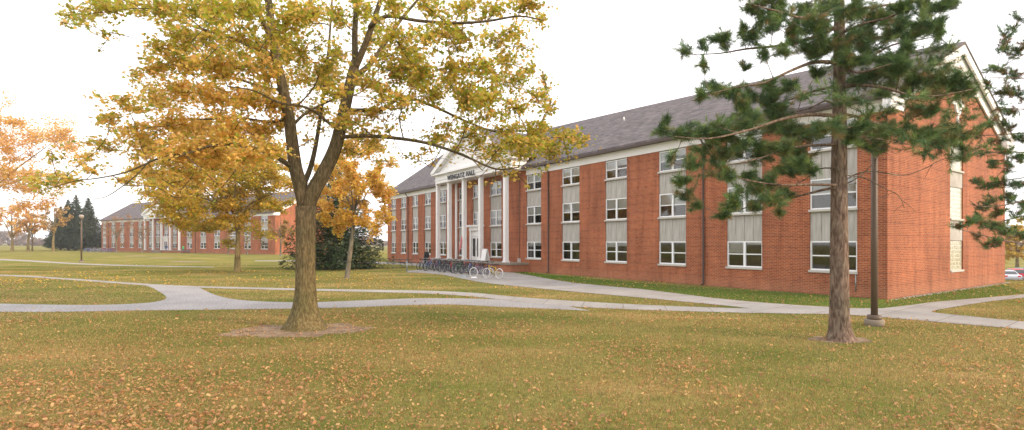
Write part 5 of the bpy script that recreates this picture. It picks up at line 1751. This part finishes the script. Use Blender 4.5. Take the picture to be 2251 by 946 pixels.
for (x, y, rx, ry, n, hue) in [
    (1508, 112, 14, 16, 4, 0), (1545, 95, 12, 12, 4, 0), (1548, 140, 8, 12, 3, 0), (1592, 90, 24, 18, 12, 0), (1635, 68, 12, 14, 5, 0), (1660, 70, 28, 26, 16, 0), (1660, 15, 34, 20, 15, .05), (1700, 60, 28, 28, 16, 0), (1710, 20, 28, 20, 14, .05),
    (1740, 85, 30, 26, 16, .02), (1760, 30, 34, 30, 20, .1), (1795, 60, 28, 30, 18, .05), (1810, 110, 34, 26, 18, .02), (1770, 115, 26, 14, 8, 0), (1820, 20, 28, 24, 14, .05), (1680, 120, 14, 12, 4, 0), (1640, 148, 6, 8, 2, 0), (1720, 112, 20, 14, 6, 0),
    (1545, 210, 16, 12, 6, 0), (1575, 195, 22, 18, 10, 0), (1612, 200, 24, 20, 13, 0), (1650, 210, 20, 22, 10, .05), (1690, 190, 16, 14, 6, 0), (1630, 245, 28, 22, 14, .08), (1690, 235, 32, 22, 18, .08), (1715, 245, 24, 18, 10, .1), (1740, 185, 20, 14, 6, 0), (1790, 170, 14, 14, 5, 0),
    (1460, 285, 16, 16, 8, 0), (1490, 295, 14, 14, 6, 0), (1520, 292, 20, 16, 9, 0), (1555, 290, 26, 20, 14, 0), (1590, 300, 30, 24, 17, .05), (1545, 330, 20, 18, 9, .12), (1580, 350, 28, 26, 14, .12), (1625, 335, 26, 22, 14, 0), (1600, 380, 18, 16, 8, 0), (1520, 365, 14, 16, 5, .1), (1500, 400, 14, 16, 5, .05), (1510, 430, 18, 14, 5, .15), (1530, 452, 12, 8, 3, .1), (1475, 350, 10, 14, 3, 0),
    (1640, 270, 26, 18, 10, .1), (1700, 280, 32, 22, 18, .15), (1745, 290, 34, 24, 20, .15), (1790, 290, 30, 24, 18, .12), (1820, 280, 24, 20, 12, .1), (1670, 320, 26, 18, 11, .02), (1720, 325, 30, 18, 13, .08), (1765, 335, 28, 16, 9, .1), (1690, 345, 20, 12, 6, 0),
    (1650, 385, 22, 16, 8, 0), (1690, 400, 22, 14, 8, .05), (1735, 380, 26, 20, 12, 0), (1760, 360, 16, 18, 6, 0), (1780, 375, 16, 20, 6, .05), (1665, 420, 26, 16, 10, .12), (1700, 440, 28, 14, 10, .15), (1620, 455, 24, 16, 9, .05), (1590, 475, 16, 10, 5, 0), (1655, 455, 16, 12, 5, .1), (1715, 470, 10, 10, 3, 0), (1730, 425, 18, 12, 6, .1),
    # right side
    (1870, 20, 24, 24, 14, .05), (1905, 40, 30, 26, 18, .02), (1950, 30, 30, 24, 16, .02), (1990, 20, 28, 20, 12, 0), (2030, 15, 26, 20, 12, 0), (2070, 20, 22, 18, 10, 0), (2095, 8, 14, 10, 5, 0), (2060, 60, 20, 14, 8, 0), (2030, 55, 24, 20, 10, 0), (1880, 85, 30, 28, 20, .02), (1920, 85, 30, 24, 16, .05),
    (1960, 75, 26, 22, 12, 0), (2000, 80, 26, 16, 8, .02), (2065, 70, 14, 12, 5, 0), (1870, 130, 24, 24, 13, .02), (1905, 130, 30, 22, 15, .05), (1950, 130, 26, 20, 12, .05), (1990, 110, 22, 16, 8, .05), (1930, 165, 30, 20, 14, .05), (1975, 160, 28, 20, 12, .08), (2010, 180, 26, 20, 11, .05), (1885, 180, 20, 20, 8, 0),
    (2045, 185, 28, 22, 14, .12), (2080, 178, 26, 22, 14, .1), (2110, 190, 20, 16, 9, .02), (2135, 200, 12, 12, 4, 0), (2025, 245, 18, 24, 8, .3), (2050, 240, 14, 16, 5, .2), (1990, 205, 20, 14, 6, .1), (1945, 205, 18, 12, 5, .05),
    (1875, 285, 22, 18, 8, .02), (1915, 285, 28, 18, 12, .1), (1945, 285, 28, 16, 11, .12), (1900, 320, 24, 16, 8, .02), (1930, 325, 16, 12, 5, 0), (1985, 285, 24, 18, 9, .1), (2020, 300, 24, 18, 10, .05), (2055, 305, 26, 18, 12, .05), (2090, 310, 22, 16, 9, .02), (2115, 300, 18, 16, 7, 0), (2125, 330, 14, 16, 6, 0), (2100, 290, 16, 12, 6, .1), (1865, 310, 14, 14, 4, 0),
]:
    PC(x, y, rx, ry, int(n * 4.2) + 4, hue)
for (x, y) in ((1800, 20), (1825, 60), (1870, 60), (1790, 95), (1835, 130), (1875, 105), (1760, 60), (1905, 70), (1890, 20), (1730, 40), (1690, 45), (1940, 60), (1975, 45), (2020, 35), (1810, 160), (1870, 160), (1920, 110), (1950, 90), (1850, 30), (1845, 95), (1860, 215), (1825, 200), (1895, 215), (1930, 190), (1965, 185), (1990, 250), (2015, 215), (2060, 215), (2095, 205), (2120, 225), (2080, 265), (2050, 285), (1960, 300), (2005, 320), (2075, 325), (2105, 345), (2035, 330), (1940, 250), (1900, 255), (2140, 285), (2085, 150), (2050, 140), (2020, 140), (1985, 140), (1760, 215), (1730, 205), (1660, 290), (1610, 275), (1570, 275), (1640, 310), (1600, 330), (2000, 150), (2035, 165), (2075, 160), (2100, 170), (2055, 110), (2080, 95), (2115, 195), (2090, 230), (2125, 255), (1975, 120), (1660, 350), (1560, 380), (1740, 350), (1700, 375), (1630, 420)):
    PC(x, y, 28, 22, 14, .04)
for i in range(34):
    h_ = r1.uniform(0, 1); a = r1.uniform(0, 6.28); rd = (1 - h_) * 2.2 + .3
    pc.append(((pb.x + rd * math.cos(a), pb.y + rd * math.sin(a), 8.4 + 3.8 * h_), (.35, .35, .25), 22, .05))
sp = T.grow(pc, twigs=6, br_r=(.022, .006), sag=-.02, climb=.1)
shoots(pt, sp, 54, .155, .009, PINE, PINE_B)
finish_tree(pt, T, M['pine_bark'], M['pine_bark'])

# thin browning pine reaching in from the right edge
YR = 15.5
rb = Vector(((2395 - CX) / F * YR, YR, 0))
pt = root_at('pine_tree', rb, 'browning thin pine whose boughs reach in at the right edge', 'tree')
T = Tree()
T.trunk.tube([rb + Vector((0, 0, -.05)), rb + Vector((0, 0, .3)), rb + Vector((0, 0, 5)), rb + Vector((0, 0, 10.5))], [.26, .2, .15, .02], 12)
for z in np.linspace(1.5, 10, 30):
    T.nodes.append(rb + Vector((0, 0, z))); T.nr.append(.06)
RB = [[(2395, 335, 0), (2300, 335, -.3), (2200, 335, -.5), (2130, 340, -.6)], [(2395, 530, 0), (2300, 535, -.5), (2230, 533, -.8), (2170, 520, -1), (2110, 505, -1.1)],
      [(2395, 440, 0), (2320, 455, .3), (2250, 475, .5), (2190, 490, .6), (2150, 510, .6)], [(2395, 400, 0), (2310, 420, -.2), (2240, 445, -.4), (2160, 455, -.6), (2130, 440, -.7)],
      [(2395, 240, 0), (2310, 238, .2), (2240, 240, .4), (2190, 236, .5)], [(2395, 170, 0), (2300, 172, -.2), (2230, 172, -.4), (2165, 170, -.5)], [(2395, 90, 0), (2320, 100, .3), (2250, 120, .4), (2200, 150, .5)],
      [(2395, 290, 0), (2300, 290, .5), (2220, 295, .8), (2140, 300, .9)], [(2395, 30, 0), (2320, 50, 0), (2260, 70, 0)], [(2395, 370, 0), (2300, 385, .5), (2220, 395, .8), (2170, 405, .8)]]
for pts in RB:
    T.limb([P(x, y, YR + d) for x, y, d in pts], .03, .007, 6, where='branches', n=3)
pc = []
for (x, y, rx, ry, n, hue) in [
    (2225, 70, 18, 24, 8, .1), (2240, 40, 14, 14, 5, .1), (2205, 110, 20, 22, 9, .15), (2235, 120, 20, 22, 10, .2), (2190, 150, 18, 16, 7, .1), (2225, 165, 22, 20, 10, .3), (2180, 185, 14, 14, 5, .1), (2210, 205, 20, 18, 8, .5), (2240, 205, 18, 18, 8, .2),
    (2195, 235, 18, 16, 7, .1), (2230, 245, 20, 18, 9, .3), (2180, 270, 16, 14, 5, .4), (2215, 285, 20, 18, 8, .3), (2240, 300, 18, 16, 8, .1), (2155, 300, 14, 12, 5, .2), (2190, 310, 18, 14, 7, .1), (2165, 335, 16, 14, 5, .1), (2210, 335, 18, 14, 7, .3), (2240, 345, 16, 14, 7, .2),
    (2175, 360, 18, 14, 7, .1), (2215, 370, 20, 16, 8, .15), (2145, 400, 12, 10, 4, .1), (2165, 405, 18, 14, 7, .05), (2200, 405, 20, 16, 9, .1), (2240, 405, 18, 18, 9, .1), (2180, 440, 18, 14, 6, .1), (2215, 435, 20, 16, 9, .05), (2245, 450, 16, 16, 7, .1),
    (2160, 455, 14, 12, 5, .05), (2195, 470, 20, 14, 8, .15), (2230, 475, 18, 14, 7, .1), (2150, 485, 20, 14, 9, .05), (2180, 495, 26, 16, 13, .1), (2205, 510, 22, 14, 9, .15), (2105, 498, 12, 10, 4, .05), (2130, 490, 14, 10, 5, .05), (2185, 535, 18, 12, 6, .15), (2150, 515, 16, 12, 5, .2), (2165, 540, 14, 8, 3, .1), (2245, 515, 14, 14, 4, .1),
    (2280, 100, 26, 30, 12, .2), (2290, 200, 30, 30, 14, .2), (2290, 300, 30, 30, 14, .2), (2290, 400, 30, 30, 14, .1), (2290, 480, 30, 24, 12, .1), (2290, 20, 24, 26, 10, .1), (2340, 150, 30, 40, 14, .2), (2340, 320, 30, 40, 14, .2), (2400, 60, 30, 40, 14, .1)]:
    Y = YR + r1.uniform(-1.2, 1.2)
    pc.append((tuple(P(x, y, Y)), (rx * Y / F, (rx + ry) / 2 * Y / F, ry * Y / F), int(n * 2.8) + 2, hue))
sp = T.grow(pc, twigs=6, br_r=(.02, .006), sag=-.02, climb=.1)
shoots(pt, sp, 46, .13, .011, PINE, [(.30, .13, .05), (.22, .12, .05), (.12, .11, .04)])
finish_tree(pt, T, M['pine_bark'], M['pine_bark'])

# willow behind the cars and hazy woods
Yw = 92
Xw = (2236 - CX) / F * Yw
decid(Vector((Xw, Yw, float(ground_z(Xw, Yw)))), 9.5, Vector((Xw, Yw, 2.6)), (4.2, 4.2, 3.6), 'round yellow tree behind the parked cars', YELLOW, [(.46, .36, .06), (.5, .33, .05)], .5, M['tan_bark'], .3, 46, 5200, .4, fork=.25, seedv=51, clump_r=.26, nl=9)


def woods(name, x0, x1, Yb, z0, H, n, cols, size, label, seedv):
    r_ = np.random.default_rng(seedv)
    xs_ = r_.uniform(x0, x1, n)
    prof = H * (.62 + .2 * np.sin(xs_ * .045 + seedv) + .16 * np.sin(xs_ * .13 + 2 * seedv))
    z = z0 + prof * r_.uniform(0, 1, n) ** .8
    pos = np.stack([xs_, Yb + r_.uniform(-9, 9, n), z], 1)
    V, Fc = scatter(pos, size * r_.uniform(.6, 1.5, n), r_.normal(0, 1, (n, 3)) + np.array([0, -1.2, .4]), r_.random(n) * 6.28, *LEAF_MAPLE)
    o = np_mesh(name, V, Fc, M['leaf'], np.repeat(palette(n, cols, jit=.2), len(LEAF_MAPLE[0]), 0))
    tag(o, label, 'woods', kind='stuff')
    return o


MAUVE = [(.20, .15, .13), (.26, .18, .14), (.15, .12, .11), (.30, .20, .13)]
woods('far_woods', -620, -180, 420, 0, 13, 5200, MAUVE, 3.4, 'mauve leafless woods on the far left horizon', 2)
woods('far_woods', 150, 620, 300, -2.55, 15, 4200, MAUVE, 3.2, 'greyish leafless woods on the right horizon behind the parking lot', 3)
woods('far_woods', -300, 170, 520, 0, 12, 3600, MAUVE, 3.4, 'mauve leafless woods on the horizon between the two dormitories', 4)

# ------------------------------------------------------------------ grass and fallen leaves
def inside(poly, pts):
    x, y = pts[:, 0], pts[:, 1]
    r_ = np.zeros(len(pts), bool)
    j = len(poly) - 1
    for i in range(len(poly)):
        xi, yi = poly[i]; xj, yj = poly[j]
        c = ((yi > y) != (yj > y)) & (x < (xj - xi) * (y - yi) / (yj - yi + 1e-12) + xi)
        r_ ^= c
        j = i
    return r_


def off_paths(pts, grow=True):
    k = np.ones(len(pts), bool)
    for p in POLY: k &= ~inside(p, pts)
    d = pts - np.array([corner.x, corner.y])
    q = d @ np.array([NI.x, NI.y]); s = d @ np.array([U.x, U.y])
    k &= ~((q > -.05) & (q < 17) & (s > -.05))
    return k


def vnoise(x, y, f, seedv):
    r_ = np.random.default_rng(seedv); t = r_.random((64, 64))
    X, Yv = x * f, y * f
    i, j = np.floor(X).astype(int), np.floor(Yv).astype(int); a, b = X - i, Yv - j
    a = a * a * (3 - 2 * a); b = b * b * (3 - 2 * b)
    g_ = lambda p, q: t[p % 64, q % 64]
    return (g_(i, j) * (1 - a) + g_(i + 1, j) * a) * (1 - b) + (g_(i, j + 1) * (1 - a) + g_(i + 1, j + 1) * a) * b


def sample_ground(n, y0, y1, power=1.0):
    # uniform over a fan-shaped patch of lawn before the camera
    Yv = np.sqrt(rng.uniform(y0 ** 2, y1 ** 2, n)) if power == 2 else y0 * (y1 / y0) ** rng.random(n)
    X = (Yv * 1.02 + 4.0) * rng.uniform(-1, 1, n)
    return np.stack([X, Yv], 1)


# grass blades
gp = sample_ground(280000, 5.8, 34, 1)
gp = gp[off_paths(gp)]
n = len(gp)
nz = vnoise(gp[:, 0], gp[:, 1], .55, 1) * .6 + vnoise(gp[:, 0], gp[:, 1], 1.7, 2) * .4
ht = (.030 + .030 * rng.random(n)) * (.8 + .5 * nz)
wd = .0065 * (gp[:, 1] / 6.0) ** .75 * (.7 + .6 * rng.random(n))
a = rng.random(n) * 6.283
dx = np.stack([np.cos(a), np.sin(a), np.zeros(n)], 1) * (wd / 2)[:, None]
b0 = np.concatenate([gp, np.zeros((n, 1))], 1)
tip = b0 + np.concatenate([rng.normal(0, .022, (n, 2)), ht[:, None]], 1)
V = np.stack([b0 - dx, b0 + dx, tip], 1).reshape(-1, 3)
gcol = np.where((rng.random(n) < .47 + 1.0 * (nz - .4))[:, None], palette(n, [(.44, .28, .12), (.56, .37, .17), (.35, .21, .085), (.24, .13, .05)], jit=.4), palette(n, [(.12, .16, .034), (.17, .18, .045), (.075, .115, .023), (.225, .205, .06)], jit=.4))
go = np_mesh('grass_blades', V, np.arange(len(V)).reshape(-1, 3), M['leaf'], np.repeat(gcol, 3, 0))
tag(go, 'short mown grass blades of the near lawn', 'grass', kind='stuff')

# fallen leaves, dense drifts near us, thinner with distance
LITTER = [(.55, .28, .105), (.64, .40, .17), (.46, .20, .075), (.64, .44, .18), (.50, .27, .13), (.33, .15, .06), (.56, .29, .11)]


def litter(name, n, y0, y1, size, label, thr, seedv, gain=1.6, cols=None):
    p = sample_ground(n, y0, y1)
    w_ = vnoise(p[:, 0], p[:, 1], .35, seedv) * .65 + vnoise(p[:, 0], p[:, 1], 1.3, seedv + 1) * .35
    left = np.clip(.5 - p[:, 0] / (p[:, 1] * 1.9), 0.05, 1)
    keep = rng.random(len(p)) < np.clip((w_ - thr) * gain, .12, 1) * (.45 + .55 * left)
    p = p[keep]
    k = np.ones(len(p), bool)
    for q in POLY[:3]: k &= (~inside(q, p)) | (rng.random(len(p)) < .04)
    d = p - np.array([corner.x, corner.y])
    k &= ~((d @ np.array([NI.x, NI.y]) > -.1) & (d @ np.array([U.x, U.y]) > -.1))
    p = p[k]; n = len(p)
    pts = []
    for a_, r_ in [(-90, .5), (-35, .42), (15, .34), (48, .5), (90, .55), (132, .5), (165, .34), (215, .42)]:
        x, y = r_ * math.cos(R(a_)) * .8, r_ * math.sin(R(a_)); pts.append((x, y, .9 * x * x - .12 * abs(y)))
    TV, TF = fan(pts)
    nr = rng.normal(0, .6, (n, 3)); nr[:, 2] = 1
    C = np.concatenate([p, (.025 + .025 * rng.random(n))[:, None]], 1)
    S = size * (.5 + 1.0 * rng.random(n) ** 1.5)
    V, Fc = scatter(C, S, nr, rng.random(n) * 6.283, TV, TF)
    o = np_mesh(name, V, Fc, M['leaf'], np.repeat(palette(n, cols or LITTER, jit=.35), len(TV), 0))
    tag(o, label, 'fallen leaves', kind='stuff')


litter('fallen_leaves', 66000, 5.6, 17, .050, 'curled tan and orange leaves drifted on the near lawn', .40, 11, 2.6)
litter('leaf_fragments', 105000, 5.6, 22, .030, 'broken bits of dry leaf sifted into the near grass', .20, 31, 1.2)
litter('fallen_leaves', 20000, 15, 60, .08, 'scattered tan leaves on the lawn farther off', .25, 21, 1.6)
litter('fallen_leaves', 9000, 27, 44, .11, 'band of yellow leaves on the lawn behind the thin walk', .30, 41, 2.0, [(.66, .43, .07), (.60, .40, .06), (.55, .32, .07)])

# ------------------------------------------------------------------ thin autumn haze
b = MB(); b.box(-900, -40, -6, 900, 900, 26)
hm = bpy.data.materials.new('haze'); hm.use_nodes = True
t = hm.node_tree; t.nodes.remove(t.nodes['Principled BSDF'])
pv = t.nodes.new('ShaderNodeVolumePrincipled')
pv.inputs['Color'].default_value = (.93, .92, .94, 1); pv.inputs['Density'].default_value = .0004; pv.inputs['Anisotropy'].default_value = .2
t.links.new(pv.outputs[0], t.nodes['Material Output'].inputs['Volume'])
tag(b.build('haze', hm), 'thin pale autumn haze', 'haze', kind='stuff')
